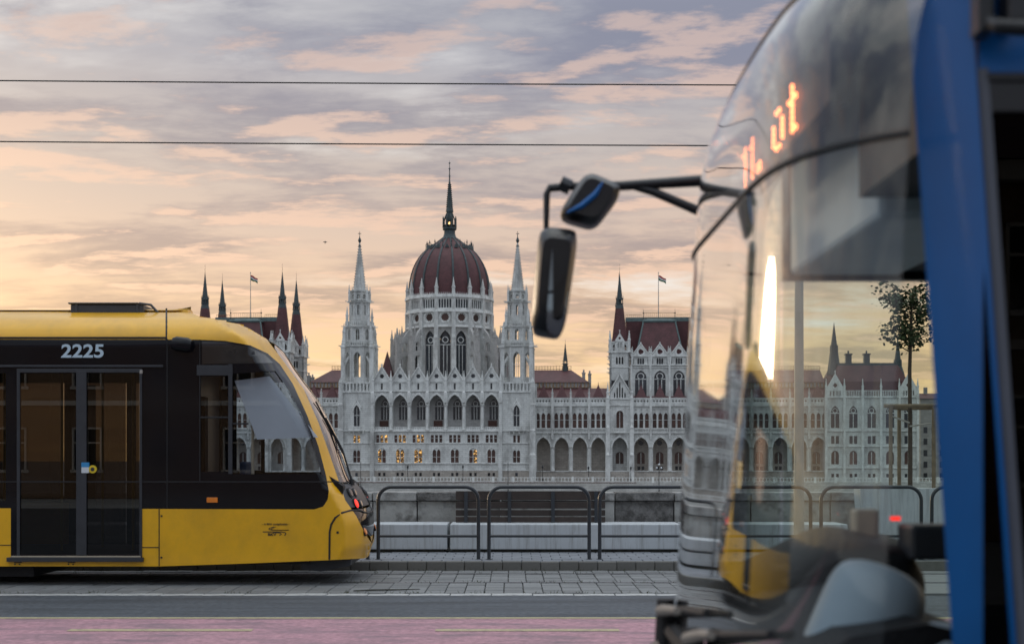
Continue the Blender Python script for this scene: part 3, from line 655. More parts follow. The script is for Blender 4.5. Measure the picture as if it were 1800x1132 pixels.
# ---- dome
DV = 37.0; dz = lambda py: PZ(py, 0, DV); dp = .1868
def ring_panels(b, ap, z0, z1, holes, th, n=16, m=0, skip=()):
    fw = ap * math.tan(math.pi / n)
    for k in range(n):
        if k in skip: continue
        b.M = Matrix.Translation((0, DV, 0)) @ Matrix.Rotation(2 * math.pi * k / n, 4, 'Z'); b.panel(rect(-fw, fw, z0, z1), holes, -ap, -ap + th, m)
    b.M = None
def ringput(name, me, parent, ap, n=16, half=0.):
    for k in range(n):
        a = 2 * math.pi * (k + half) / n; put(name, me, parent, (ap * math.sin(a), DV - ap * math.cos(a), 0), a)
b = MB(); A1 = 13.2
ring_panels(b, A1, dz(690), dz(579), [arch(0, dz(668), dz(603), dz(587), 9.2 * dp, 8)], .7)
DR = b.build('drum', 'lime_old', PAR)
ringput('window', window_mesh('window', 18 * dp, dz(668), dz(611), dz(587.5), 3, True, 'pglass'), DR, A1 - .5)
b = MB(); A2 = 13.7
ring_panels(b, A2, dz(579), dz(553.5), [ngon(0, dz(564.5), 8.0 * dp, 16)], .7); b.build('rose_storey', 'lime', DR)
rw = MB(); rw.panel(ngon(0, dz(564.5), 8.2 * dp, 16), [], .42, .5, 0)
rw.panel(ngon(0, dz(564.5), 8.2 * dp, 16), [foil(0, dz(564.5), 7.0 * dp, 10, 40)], .2, .4, 1)
rw.panel(ngon(0, dz(564.5), 10. * dp, 16), [ngon(0, dz(564.5), 8.0 * dp, 16)], -.2, .02, 1)
ringput('window', rw.mesh('window', ['pbrown', 'lime_trim']), DR, A2)
b = MB(); A3 = 13.9; lw_ = 2 * A3 * math.tan(math.pi / 16)
ring_panels(b, A3, dz(553.5), dz(526), [arch(x, dz(548.5), dz(536), dz(533), 1.75 * dp, 4) for x in [(-2 + q) * 4.6 * dp for q in range(5)]], .6); b.build('gallery_storey', 'lime_trim', DR)
gl_ = MB(); gl_.panel(rect(-lw_ * .46, lw_ * .46, dz(549.5), dz(532)), [], .5, .55); ringput('window', gl_.mesh('window', 'pglass'), DR, A3)
b = MB(); rv = lambda ap: ap / math.cos(math.pi / 16)
for py, ap, o_, t_ in ((553.5, 13.9, .5, .35), (579.5, 13.7, .5, .3), (528, 13.9, .55, .5), (669, 13.2, .6, .5)): b.cut('string_course'); b.frus(0, DV, rv(ap) + o_, rv(ap) + o_ - .1, dz(py) - t_, dz(py) + t_, 16, math.pi / 16)
b.frus(0, DV, rv(13.3), rv(13.3), dz(530), dz(529), 16, math.pi / 16)
for k in range(16):                                                            # cresting over the gallery
    b.M = Matrix.Translation((0, DV, 0)) @ Matrix.Rotation(2 * math.pi * k / 16, 4, 'Z')
    b.cut('gallery_cresting')
    for q in range(8): b.frus((q - 3.5) * .64, -A3 - .1, .2, .03, dz(526.5), dz(521.5), 4, R(45))
b.M = None; b.pieces('lime_trim', DR)
pm_ = MB(); pm_.box(-.75, .75, -1.5, .6, dz(690), dz(600)); pm_.frus(0, -.6, 1.1, .3, dz(600), dz(592), 4, R(45)); pm_.box(-.62, .62, -.9, .5, dz(600), dz(553)); pm_.box(-.5, .5, -.75, .5, dz(553), dz(527)); pinnacle(pm_, 0, -.25, .95, dz(530), dz(513), dz(497))
ringput('buttress', pm_.mesh('buttress', 'lime'), DR, rv(13.4), 16, .5)
fb = MB()                                                                     # flying buttress with open tracery and outer pier
fo = [(0, dz(690)), (5.6, dz(690)), (5.6, dz(612)), (4.6, dz(607)), (2.2, dz(588)), (0.0, dz(577))]
fb.M = Matrix.Rotation(R(-90), 4, 'Z')
fb.panel(fo, [arch(2.7, dz(664), dz(640), dz(629), 1.7, 6), arch(2.9, dz(622), dz(613), dz(606), .95, 5), ngon(1.1, dz(593), .55, 8)], -.4, .4)
fb.M = None; fb.box(-.85, .85, -6.2, -4.8, dz(690), dz(628)); fb.box(-.7, .7, -6.0, -4.9, dz(628), dz(606)); pinnacle(fb, 0, -5.5, .9, dz(606), dz(598), dz(582)); pinnacle(fb, 0, -3.9, .6, dz(612), dz(592), dz(578))
fbm = fb.mesh('flying_buttress', 'lime_old')
for k in range(16):
    a = 2 * math.pi * (k + .5) / 16
    if math.cos(a) < .87: put('flying_buttress', fbm, DR, (13.4 * math.sin(a), DV - 13.4 * math.cos(a), 0), a)
b = MB(); A4 = 17.2; sk = (14, 15, 0, 1, 2); ring_panels(b, A4, dz(690), dz(656), [arch(0, dz(684), dz(668), dz(660), 1.6, 5)], .5, skip=sk); ring_panels(b, A4, dz(626), dz(622), [], .7, skip=sk); ring_panels(b, A4 - .1, dz(656), dz(626), [arch(0, dz(655.8), dz(640), dz(629), 2.45, 6)], .6, skip=sk); b.build('outer_ring_wall', 'lime_old', DR)
prof_px = [(71.0, 530), (70.8, 515), (69.6, 500), (67., 486), (63., 473), (58.5, 463), (53., 454), (46.5, 446), (40, 440), (33, 434.5), (25, 428.5), (18.5, 424), (13.5, 420)]
prof = [(r * dp, dz(y)) for r, y in prof_px]
def smooth_prof(p, k=3):
    o = []
    for i in range(len(p) - 1):
        for j in range(k): t = j / k; o.append((p[i][0] + (p[i + 1][0] - p[i][0]) * t, p[i][1] + (p[i + 1][1] - p[i][1]) * t))
    return o + [p[-1]]
b = MB(); b.lathe(prof, 0, DV, 64, math.pi / 16); DM = b.build('dome', 'redroof', PAR, True)
rb = MB()
for i in range(len(prof) - 1):
    (r0, z0), (r1, z1) = prof[i], prof[i + 1]; w0, w1 = .42 - .012 * i, .42 - .012 * (i + 1)
    rb.add([(-w0, -r0 + .2, z0), (w0, -r0 + .2, z0), (w0 * .7, -r0 - .32, z0), (-w0 * .7, -r0 - .32, z0), (-w1, -r1 + .2, z1), (w1, -r1 + .2, z1), (w1 * .7, -r1 - .32, z1), (-w1 * .7, -r1 - .32, z1)], [(0, 3, 7, 4), (3, 2, 6, 7), (2, 1, 5, 6)])
rib_me = rb.mesh('rib', 'copper', True)
for k in range(16): put('rib', rib_me, DM, (0, DV, 0), 2 * math.pi * (k + .5) / 16)
dm_ = MB(); zk = dz(441); dm_.add([(-.75, -.2, zk), (.75, -.2, zk), (0, -.1, zk + 1.5), (0, 1.6, zk + 1.3)], [(0, 1, 2), (0, 2, 3), (1, 3, 2), (0, 3, 1)]); dm_.frus(0, -.1, .1, .05, zk + 1.4, zk + 2.2, 5)
ringput('dormer', dm_.mesh('dormer', 'copper'), DM, 41.5 * dp, 16)
fm_ = MB(); fm_.frus(0, 0, .25, .1, dz(441), dz(431), 6); fm_.frus(0, 0, .1, .3, dz(431.5), dz(429.5), 6); fm_.frus(0, 0, .2, .03, dz(429.5), dz(425), 5); ringput('finial', fm_.mesh('finial', 'copper'), DM, 39.5 * dp, 16, .5)
b = MB(); b.lathe([(14.6 * dp, dz(423.5)), (15.2 * dp, dz(420)), (11.5 * dp, dz(417)), (9.8 * dp, dz(411)), (9.8 * dp, dz(406)), (12.3 * dp, dz(404)), (12.6 * dp, dz(400.5)), (.2, dz(400.5))], 0, DV, 16)
LN = b.build('lantern', 'copper', DM, True)
b = MB()
for k in range(8):
    a = R(22.5 + 45 * k); c_, s_ = math.cos(a), math.sin(a)
    b.tube([(10.5 * dp * c_, DV + 10.5 * dp * s_, dz(401)), (10.5 * dp * c_, DV + 10.5 * dp * s_, dz(388)), (5.5 * dp * c_, DV + 5.5 * dp * s_, dz(376))], [.20, .20, .16], 6)
    b.frus(12. * dp * c_, DV + 12. * dp * s_, .2, .14, dz(401), dz(386), 5); b.frus(12. * dp * c_, DV + 12. * dp * s_, .22, .02, dz(386), dz(380), 5)
    b.tube([(6.0 * dp * c_, DV + 6.0 * dp * s_, dz(401)), (6.0 * dp * c_, DV + 6.0 * dp * s_, dz(388))], .17, 6)
b.frus(0, DV, 12.4 * dp, 12.4 * dp, dz(397.3), dz(396.3), 16); b.lathe([(6.6 * dp, dz(389)), (6.8 * dp, dz(386)), (5.8 * dp, dz(376)), (6.9 * dp, dz(372)), (5.6 * dp, dz(365)), (2.3 * dp, dz(325)), (1.2 * dp, dz(318)), (.9 * dp, dz(300)), (.3 * dp, dz(283))], 0, DV, 10)
for q in range(12):
    f_ = q / 12; z = dz(365 - 42 * f_); r = (5.4 - 3.2 * f_) * dp
    for k in range(8): a = R(45 * k); b.frus(r * math.cos(a), DV + r * math.sin(a), .09, .2, z, z + .3, 4)
for py in (310, 297, 287): b.frus(0, DV, .18, .38, dz(py + 1.2), dz(py), 8); b.frus(0, DV, .38, .15, dz(py), dz(py - 1.2), 8)
b.build('lantern_spire', 'copper', DM)
b = MB(); b.frus(0, DV, .45, .6, dz(397), dz(393), 8); b.frus(0, DV, .6, .2, dz(393), dz(390.5), 8); b.build('lantern_light', 'lamp_glow', DM)
b = MB(); b.box(-19, 19, 24, 70, 0, dz(672)); b.build('dome_hall', 'lime_old', PAR)
b = MB()
for u_, v_, p0, pt, w_ in ((-19.5, 30, 690, 640, 4.6), (19.8, 30, 690, 640, 4.6)): b.cut('stair_turret_roof'); b.frus(u_, v_, w_ * .7, .1, PZ(668, u_, v_), PZ(618, u_, v_), 4, R(45))
b.pieces('redroof', PAR)
# ---- wings and pavilions
WV = 9.0
def wing(px0, bays, bw, clear=(), gable_bay=None, name='wing_facade', mirror=False):
    """arcaded wing of so many bays starting at px0 (photo column on its front plane)"""
    sg = -1 if mirror else 1
    u0 = PU(px0, WV)
    Z = lambda py: PZ(py, u0 + sg * bays * bw / 2, WV)
    b = MB(); ua, ub = (u0, u0 + bays * bw) if sg > 0 else (u0 - bays * bw, u0)
    ah = []; wh = []; dia = []; ws = []; vx = []
    for k in range(bays):
        x = ua + (k + .5) * bw; vx.append(x)
        ah.append(arch(x, Z(827.5), Z(787), Z(768.5), bw * .385, 8))
        for d in (-1, 0, 1):
            xx = x + d * bw * .295; wh.append(arch(xx, Z(752), Z(731), Z(725.5), bw * .10, 5)); ws.append((xx, WV + .3, (round(bw * .196, 4), Z(752), Z(731), Z(725.5), 1, False, 'pbrown', 0, Z(738))))
        for d in range(5):
            xx = x + (d - 2) * bw * .165; r = .33; dia.append([(xx - r, Z(704.8)), (xx, Z(704.8) - r * 1.2), (xx + r, Z(704.8)), (xx, Z(704.8) + r * 1.2)])
    b.panel(rect(ua, ub, Z(827.6), Z(713)), ah + wh, WV, WV + .8)
    Wg = b.build(name, 'lime', PAR)
    for x, y, k in ws: win(Wg, x, y, k)
    b = MB(); b.box(ua, ub, WV - .35, WV + 5.2, 0, Z(827.6)); b.build('plinth_wall', 'base_stone', Wg)
    b = MB(); b.panel(rect(ua, ub, Z(713), Z(699.8)), dia, WV - .25, WV + .15); b.build('pierced_parapet', 'lime_trim', Wg)
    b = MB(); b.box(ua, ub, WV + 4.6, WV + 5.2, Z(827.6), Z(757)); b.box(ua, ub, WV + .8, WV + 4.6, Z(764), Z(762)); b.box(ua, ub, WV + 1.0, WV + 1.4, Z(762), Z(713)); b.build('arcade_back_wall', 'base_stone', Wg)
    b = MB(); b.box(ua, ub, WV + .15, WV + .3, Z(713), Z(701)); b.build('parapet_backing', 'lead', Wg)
    b = MB()
    for py, o_, t_ in ((712.8, .5, .35), (710, .35, .2), (699.8, .42, .25), (753.5, .35, .25), (760.5, .5, .3), (828, .55, .3)): b.cut('cornice'); b.box(ua, ub, WV - o_, WV + .02, Z(py) - t_ / 2, Z(py) + t_ / 2)
    b.cut('corbel_table')
    for q in range(int(bays * bw / .6)): x = ua + (q + .5) * .6; b.box(x - .13, x + .13, WV - .33, WV, Z(711.8), Z(710.2))
    b.pieces('lime_trim', Wg)
    sh = MB(); sh.panel(arch(0, Z(788), Z(787), Z(764.6), bw * .455, 8), [[(x, z + .002) for x, z in arch(0, Z(788), Z(787), Z(768.5), bw * .385, 8)]], WV - .25, WV + .02); sm = sh.mesh('arch_moulding', 'lime_trim')
    ba = MB(); balustrade(ba, -bw * .46, bw * .46, WV - .3, Z(759.5), Z(753), .45, 0, .2); bam = ba.mesh('balustrade', 'lime_trim')
    pt = MB(); pt.box(-.35, .35, WV - .75, WV, Z(766), Z(700)); pt.frus(0, WV - .4, .3, .6, Z(772), Z(766), 4, R(45)); pinnacle(pt, 0, WV - .35, .55, Z(700), Z(691), Z(683))
    pt.frus(0, WV - .1, .75, .6, Z(828), Z(823), 8, R(22.5)); pt.frus(0, WV - .1, .42, .40, Z(823), Z(789), 8); pt.frus(0, WV - .1, .42, .72, Z(789), Z(785.5), 8, R(22.5)); ptm = pt.mesh('pier_column', 'lime_trim')
    oc = MB(); oc.box(-.06, .06, WV - .1, WV, Z(723.5), Z(718)); oc.box(-.3, .3, WV - .1, WV, Z(720.5), Z(719.7)); ocm = oc.mesh('cross_ornament', 'lime_old')
    rm = MB()
    rm.frus(0, 0, 2.55, .12, Z(700), Z(676), 4, R(45)); rm.frus(0, 0, .12, .05, Z(676.4), Z(671), 5); rmm = rm.mesh('dormer_roof', 'redroof')
    for x in vx:
        put('arch_moulding', sm, Wg, (x, 0, 0)); put('balustrade', bam, Wg, (x, 0, 0)); put('dormer_roof', rmm, Wg, (x, WV + 2.6, 0))
        for d in (-1, 0, 1): put('cross_ornament', ocm, Wg, (x + d * bw * .295, 0, 0))
    for k in range(bays + 1): put('pier_column', ptm, Wg, (ua + k * bw, 0, 0))
    for k, x in enumerate(vx):
        if k in clear: continue
        win(Wg, x, WV + 4.42, (bw * .40, Z(815), Z(800), Z(794), 2, False, 'pbrown'))
        b = MB(); b.panel(ngon(x, Z(778), .8, 10), [], WV + 4.5, WV + 4.58); b.build('window', 'pglass', Wg)
        for d in (-.6, .6): win(Wg, x + d, WV + 4.45, (.85, Z(826), Z(822), Z(819.5), 1, False, 'pglass', 0, None, 'rect'))
    b = MB(); b.add([(ua, WV + .5, Z(702)), (ub, WV + .5, Z(702)), (ub, WV + 9, Z(680)), (ua, WV + 9, Z(680))], [(0, 1, 2, 3)]); b.box(ua, ub, WV + 5.2, WV + 24, 0, Z(702)); b.build('lower_roof', 'redroof', Wg)
    return Wg, ua, ub, Z
def long_roof(ua, ub, hip, Z, Wg, spire=None):
    """set-back upper range with hipped red roof, clerestory and ridge crest; hip: -1 slopes at the left end, 1 at the right"""
    v0, v1 = WV + 9, WV + 24; vm = (v0 + v1) / 2; zt = lambda py: PZ(py, (ua + ub) / 2, vm); ze = lambda py: PZ(py, (ua + ub) / 2, v0)
    b = MB(); b.box(ua, ub, v0, v1, Z(702), ze(672.5)); b.build('clerestory', 'lime_old', Wg)
    b = MB(); n = int((ub - ua) / 1.05)
    for i in range(n + 1): x = ua + (ub - ua) * i / n; b.box(x - .16, x + .16, v0 - .35, v0, ze(681), ze(671.5))
    b.box(ua, ub, v0 - .4, v0, ze(681.6), ze(680.5)); b.build('clerestory_colonnade', 'crest', Wg)
    la, lb = (ua + (5.5 if hip < 0 else 0)), (ub - (5.5 if hip > 0 else 0)); zr = zt(650.5); z0 = ze(672)
    b = MB(); b.add([(ua - .3, v0 - .5, z0), (ub + .3, v0 - .5, z0), (ub + .3, v1 + .5, z0), (ua - .3, v1 + .5, z0), (la, vm, zr), (lb, vm, zr)], [(0, 1, 5, 4), (1, 2, 5), (2, 3, 4, 5), (3, 0, 4)]); b.build('main_roof', 'redroof', Wg)
    b = MB(); b.box(la, lb, vm - .04, vm + .04, zt(644.5), zt(643.8)); b.box(la, lb, vm - .04, vm + .04, zt(649), zt(648.2)); n = int((lb - la) / .9)
    for i in range(n + 1): x = la + (lb - la) * i / n; b.box(x - .06, x + .06, vm - .03, vm + .03, zr - .2, zt(643))
    b.build('ridge_crest', 'crest', Wg)
    if spire is not None:
        b = MB(); b.frus(spire, vm, .95, .75, zr - .5, zt(640), 6); b.frus(spire, vm, 1.15, .75, zt(640), zt(638.5), 6); b.frus(spire, vm, .72, .05, zt(634), zt(603), 6)
        for k in range(6): a = R(60 * k); b.tube([(spire + .65 * math.cos(a), vm + .65 * math.sin(a), zt(638.5)), (spire + .65 * math.cos(a), vm + .65 * math.sin(a), zt(633.5))], .12, 5)
        b.frus(spire, vm, .8, .7, zt(635), zt(633), 6); b.frus(spire, vm, .06, .02, zt(604), zt(596), 5); b.build('ridge_spire', 'copper', Wg)
def chim(b, u, v, z0, z1, w=.8): b.box(u - w, u + w, v - w, v + w, z0, z1); b.box(u - w * 1.25, u + w * 1.25, v - w * 1.25, v + w * 1.25, z1 - .4, z1); b.frus(u, v, .3, .25, z1, z1 + .9, 8)
def flag(parent_u, v, zbot, ztop, lab):
    t = empty('flag_pole'); t.parent = None
    w = PAR.matrix_basis @ Vector((parent_u, v, zbot)); t.location = w
    tag(t, lab, 'flag', 'flags on the parliament roofs'); h = ztop - zbot
    b = MB(); b.tube([(0, 0, -.6), (0, 0, h)], [.16, .09], 8); b.frus(0, 0, .2, .1, h, h + .3, 8); b.build('pole', 'polegrey', t)
    fl = MB(); n = 8
    for s_ in range(3):
        for i in range(n):
            def pt(i_, k_): f_ = i_ / n; return (.1 + 2.25 * f_, .25 * math.sin(5 * f_), h - .75 - .52 * k_ - 1.15 * f_ ** 1.3 + .12 * math.sin(7 * f_ + k_))
            fl.add([pt(i, s_ + 1), pt(i + 1, s_ + 1), pt(i + 1, s_), pt(i, s_)], [(0, 1, 2, 3)], s_)
    fl.build('flag_cloth', ['flag_red', 'flag_white', 'flag_green'], t, True)
def pavilion(cpx, lab):
    """the chamber pavilion: arcaded base, three tall windows, four spired towers, mansard roof"""
    uc = PU(cpx, WV); pb = 5.77; tw = 3.55; td = 12.35; s0 = cpx < 900
    Pv, ua, ub, Z = wing(cpx - 49.8 if not s0 else cpx - 48.2, 3, pb, clear=(), name='pavilion_facade')
    uc = (ua + ub) / 2; Z2 = lambda py: PZ(py, uc, WV + 3)
    v = WV + 3
    b = MB(); hs = []; w3 = 5.85
    hs = [arch(uc + (k) * w3, Z2(697), Z2(664), Z2(651.5), 10.2 * px, 8) for k in (-1, 0, 1)]; lo = []
    for k in (-1, 0, 1):
        for d in (-4.2, 0, 4.2): lo.append(arch(uc + k * w3 + d * px, Z2(640), Z2(632), Z2(629), 1.7 * px, 4))
    for k in (-1.5, -.5, .5, 1.5):
        for d in (-4.2, 4.2): 
            if abs(k) > 1 and d * k > 0: continue
            lo.append(arch(uc + k * w3 + d * px * .75, Z2(640), Z2(632), Z2(629), 1.6 * px, 4))
    b.panel(rect(uc - 8.9, uc + 8.9, Z2(706), Z2(624)), hs + lo, v, v + .8); b.build('chamber_wall', 'lime', Pv)
    b = MB(); b.box(uc - 8.9, uc + 8.9, v + .5, v + .6, Z2(643), Z2(627)); b.build('gallery_window', 'pglass', Pv)
    for k in (-1, 0, 1):
        win(Pv, uc + k * w3, v + .35, (20.2 * px, Z2(697), Z2(666), Z2(651.5), 3, True, 'pglass'))
        g = MB(); g.panel([(-2.3, Z2(625)), (2.3, Z2(625)), (2.3, Z2(622)), (0, Z2(604.5)), (-2.3, Z2(622))], [foil(0, Z2(618), .85, 3, 18)], v - .15, v + .35); g.frus(0, v, .1, .22, Z2(605), Z2(601), 6)
        for s_ in (-1, 1): g.tube([(s_ * 2.4, v - .2, Z2(622.5)), (0, v - .2, Z2(604))], .2, 5); pinnacle(g, s_ * 2.6, v, .6, Z2(640), Z2(620), Z2(609))
        put('gable', g.mesh('gable', 'lime_trim'), Pv, (uc + k * w3, 0, 0))
    b = MB()
    for py, o_, t_ in ((641.5, .45, .4), (626, .35, .35), (645.5, .25, .3)): b.cut('cornice'); b.box(uc - 8.9, uc + 8.9, v - o_, v + .02, Z2(py) - t_ / 2, Z2(py) + t_ / 2)
    for k in (-1.5, -.5, .5, 1.5): b.cut('buttress'); b.box(uc + k * w3 - .3, uc + k * w3 + .3, v - .6, v, Z2(700), Z2(641)); pinnacle(b, uc + k * w3, v - .1, .5, Z2(626), Z2(619), Z2(612))
    b.pieces('lime_trim', Pv)
    v1 = v + 22.; vm = v + 11; zm = lambda py: PZ(py, uc, vm)
    b = MB(); b.box(uc - 8.9, uc + 8.9, v + .85, v1, Z2(706), Z2(625)); b.build('chamber_block', 'lime_old', Pv)
    b = MB()                                                                    # mansard: front hip and the broad range behind it
    b.add([(uc - 7.2, v + .4, Z2(625)), (uc + 7.2, v + .4, Z2(625)), (uc + 7.2, v1, Z2(625)), (uc - 7.2, v1, Z2(625)), (uc - 4.9, v + 4, Z2(562.5)), (uc + 4.9, v + 4, Z2(562.5)), (uc + 4.9, v1 - 3, Z2(562.5)), (uc - 4.9, v1 - 3, Z2(562.5))], [(0, 1, 5, 4), (1, 2, 6, 5), (2, 3, 7, 6), (3, 0, 4, 7), (4, 5, 6, 7)])
    b.box(uc - 10.3, uc + 10.3, v + 7, v1 - 6, Z2(625), zm(566)); b.build('mansard_roof', 'redroof', Pv)
    b = MB(); b.frus(uc, v + 9.5, 7.6, 5.2, Z2(563.2), Z2(557.5), 4, R(45)); b.box(uc - 10.4, uc + 10.4, v + 6.9, v1 - 5.9, zm(567), zm(560))
    for s_ in (-1, 1): b.tube([(uc + s_ * 7.2, v + .35, Z2(625)), (uc + s_ * 4.9, v + 3.95, Z2(562.5))], .25, 5)
    b.tube([(uc - 5, v + 4, Z2(562)), (uc + 5, v + 4, Z2(562))], .5, 6); b.build('roof_copper', 'copper_green', Pv)
    b = MB()
    for x0, x1, vv, p0, p1 in ((uc - 5, uc + 5, v + 6, 558, 550.5), (uc - 10.3, uc - 5.4, v + 8, 561, 553.5), (uc + 5.4, uc + 10.3, v + 8, 561, 553.5)):
        zz_ = lambda py: PZ(py, uc, vv); b.box(x0, x1, vv - .03, vv + .03, zz_(p1), zz_(p1) + .12)
        for i in range(int((x1 - x0) / .6) + 1): b.box(x0 + i * .6 - .035, x0 + i * .6 + .035, vv - .03, vv + .03, zz_(p0) - .5, zz_(p1 - .8))
    b.build('ridge_crest', 'crest', Pv)
    b = MB()
    for s_ in (-1, 1): b.tube([(uc + s_ * 4.9, v + 5, Z2(562)), (uc + s_ * 4.9, v + 5, Z2(540))], [.14, .04], 5); b.frus(uc + s_ * 4.9, v + 5, .12, .3, Z2(549), Z2(546.5), 5)
    b.build('roof_finial', 'copper', Pv)
    for su in (-1, 1):
        for back in (0, 1):
            tu = uc + su * td; tv = v + 2.2 + back * 20.5; T = lambda py: PZ(py, uc, v)   # back towers are as tall as the front ones
            b = MB(); h = 3.0
            hs = [arch(d * px, T(640), T(630), T(627), 1.6 * px, 4) for d in (-5, 0, 5)]
            bel = [arch(-9 * px, T(616), T(609), T(605), 3.0 * px, 5), arch(9 * px, T(616), T(609), T(605), 3.0 * px, 5)]
            fr = (0, 1, 2, 3)
            for k in fr:
                b.M = Matrix.Translation((tu, tv, 0)) @ Matrix.Rotation(R(90 * k), 4, 'Z'); b.panel(rect(-h, h, T(706), T(619)), hs, -h, -h + .5); b.panel(rect(-h, h, T(619), T(600)), bel, -h, -h + .4)
            b.M = None
            ct = b.build('corner_tower', 'lime', Pv)
            b = MB(); b.box(tu - h + .6, tu + h - .6, tv - h + .6, tv + h - .6, T(706), T(619)); b.build('tower_core', 'pglass', Pv)
            b = MB()
            for py, t_, o_ in ((619, .4, .35), (645.5, .3, .15), (601, .3, .25)): b.cut('string_course'); b.box(tu - h - o_, tu + h + o_, tv - h - o_, tv + h + o_, T(py) - t_ / 2, T(py) + t_ / 2)
            for k in range(4):
                b.M = Matrix.Translation((tu, tv, 0)) @ Matrix.Rotation(R(90 * k), 4, 'Z')
                b.cut('gable'); b.panel([(-1.5, T(619)), (1.5, T(619)), (1.5, T(599)), (0, T(585)), (-1.5, T(599))], [arch(-.45, T(612), T(605), T(602), .3, 4), arch(.45, T(612), T(605), T(602), .3, 4), foil(0, T(594.5), .4, 3, 12)], -h - .25, -h + .1); b.frus(0, -h, .1, .2, T(585.5), T(580), 5)
                b.cut('pinnacle'); pinnacle(b, -h + .1, -h + .1, .8, T(619), T(597), T(582))
                for pz in (619, 632, 648): b.cut('gargoyle'); b.tube([(-h, -h, T(pz)), (-h - .9, -h - .3, T(pz) + .1)], [.2, .1], 5)
            b.M = None; b.pieces('lime_trim', Pv)
            b = MB(); b.frus(tu, tv, 2.75, 1.35, T(608), T(540), 8, R(22.5)); b.build('spire_roof', 'redroof', Pv)
            b = MB(); b.frus(tu, tv, 1.4, 1.1, T(541), T(533), 8, R(22.5)); b.frus(tu, tv, 1.25, 1.25, T(533), T(532), 8, R(22.5)); b.frus(tu, tv, .95, .06, T(524), T(477), 8, R(22.5)); b.frus(tu, tv, .06, .02, T(478), T(462), 5)
            b.frus(tu, tv, .6, .6, T(533), T(523), 8); b.frus(tu, tv, 1.15, .9, T(525.5), T(522), 8)
            for k in range(8): a = R(45 * k + 22.5); b.tube([(tu + 1.1 * math.cos(a), tv + 1.1 * math.sin(a), T(533)), (tu + 1.0 * math.cos(a), tv + 1.0 * math.sin(a), T(523))], .13, 5); b.frus(tu + 1.15 * math.cos(a), tv + 1.15 * math.sin(a), .14, .02, T(524), T(517), 4)
            b.build('spire', 'copper', Pv)
        # lower front of the corner tower
        x = uc + su * td; vv = WV - .6; hw_ = 3.65
        b = MB(); b.panel(rect(x - hw_, x + hw_, Z(827.5), Z(700)), [arch(x, Z(827.4), Z(787), Z(768.5), 2.25, 8), arch(x, Z(752), Z(728), Z(721.5), 1.05, 6), ], vv, vv + .8)
        b.panel([(x - hw_, Z(700)), (x + hw_, Z(700)), (x + hw_ * .75, Z(688)), (x, Z(660)), (x - hw_ * .75, Z(688))], [arch(x + d * 4.6 * px, Z(699), Z(699 - q), Z(697 - q - 2), 1.15 * px, 4) for d, q in ((-2, 6), (-1, 15), (0, 24), (1, 15), (2, 6))], vv, vv + .6)
        b.box(x - hw_, x - hw_ + .6, vv + .8, v + 3, Z(827.5), Z(700)); b.box(x + hw_ - .6, x + hw_, vv + .8, v + 3, Z(827.5), Z(700)); b.box(x - hw_ + .6, x + hw_ - .6, vv + 4.6, v + 6, 0, Z(700)); b.box(x - 3., x + 3., vv + 1.4, v + 1, Z(764), Z(690))
        b.build('tower_base', 'lime', Pv)
        b = MB(); b.box(x - hw_, x + hw_, vv - .2, vv + 5, 0, Z(827.5)); b.build('plinth_wall', 'base_stone', Pv)
        win(Pv, x, vv + .4, (2.0, Z(752), Z(728), Z(721.5), 2, False, 'pbrown')); win(Pv, x, vv + 4.4, (2.4, Z(815), Z(800), Z(794), 2, False, 'pbrown'))
        b = MB(); b.box(x - 2.6, x + 2.6, vv + .62, vv + .7, Z(699.5), Z(668)); b.build('window', 'pglass', Pv)
        b = MB()
        for s_ in (-1, 1):
            b.cut('buttress')
            for z0, z1, o_, w_ in ((0, Z(800), .9, .75), (Z(800), Z(752), .7, .65), (Z(752), Z(700), .5, .55)): b.box(x + s_ * hw_ - w_, x + s_ * hw_ + w_, vv - o_, vv + .2, z0, z1); b.frus(x + s_ * hw_, vv - o_ / 2, w_ * 1.2, .1, z1, z1 + 1.2, 4, R(45))
            pinnacle(b, x + s_ * hw_, vv, .8, Z(700), Z(690), Z(672))
            b.cut('gable_coping'); b.tube([(x + s_ * hw_ * .95, vv - .1, Z(692)), (x, vv - .1, Z(658))], .22, 5)
        for py, t_ in ((701, .35), (712.5, .3), (760, .3), (828, .3)): b.cut('string_course'); b.box(x - hw_, x + hw_, vv - .3, vv + .02, Z(py) - t_ / 2, Z(py) + t_ / 2)
        b.cut('window_hood'); b.panel(arch(x, Z(728.4), Z(728), Z(717.5), 1.5, 6), [[(q, z + .002) for q, z in arch(x, Z(728.4), Z(728), Z(721.5), 1.08, 6)]], vv - .25, vv + .02)
        b.cut('arch_moulding'); b.panel(arch(x, Z(787.4), Z(787), Z(764.5), 2.7, 8), [[(q, z + .002) for q, z in arch(x, Z(787.4), Z(787), Z(768.5), 2.27, 8)]], vv - .25, vv + .02)
        b.cut('balcony'); balustrade(b, x - 1.8, x + 1.8, vv - .7, Z(759), Z(752.5), .4, 0, .2); b.box(x - 1.9, x + 1.9, vv - .9, vv, Z(761), Z(759)); b.pieces('lime_trim', Pv)
    flag(uc, v + 11, Z2(562), PZ(480, uc, v + 11), lab)
    return uc
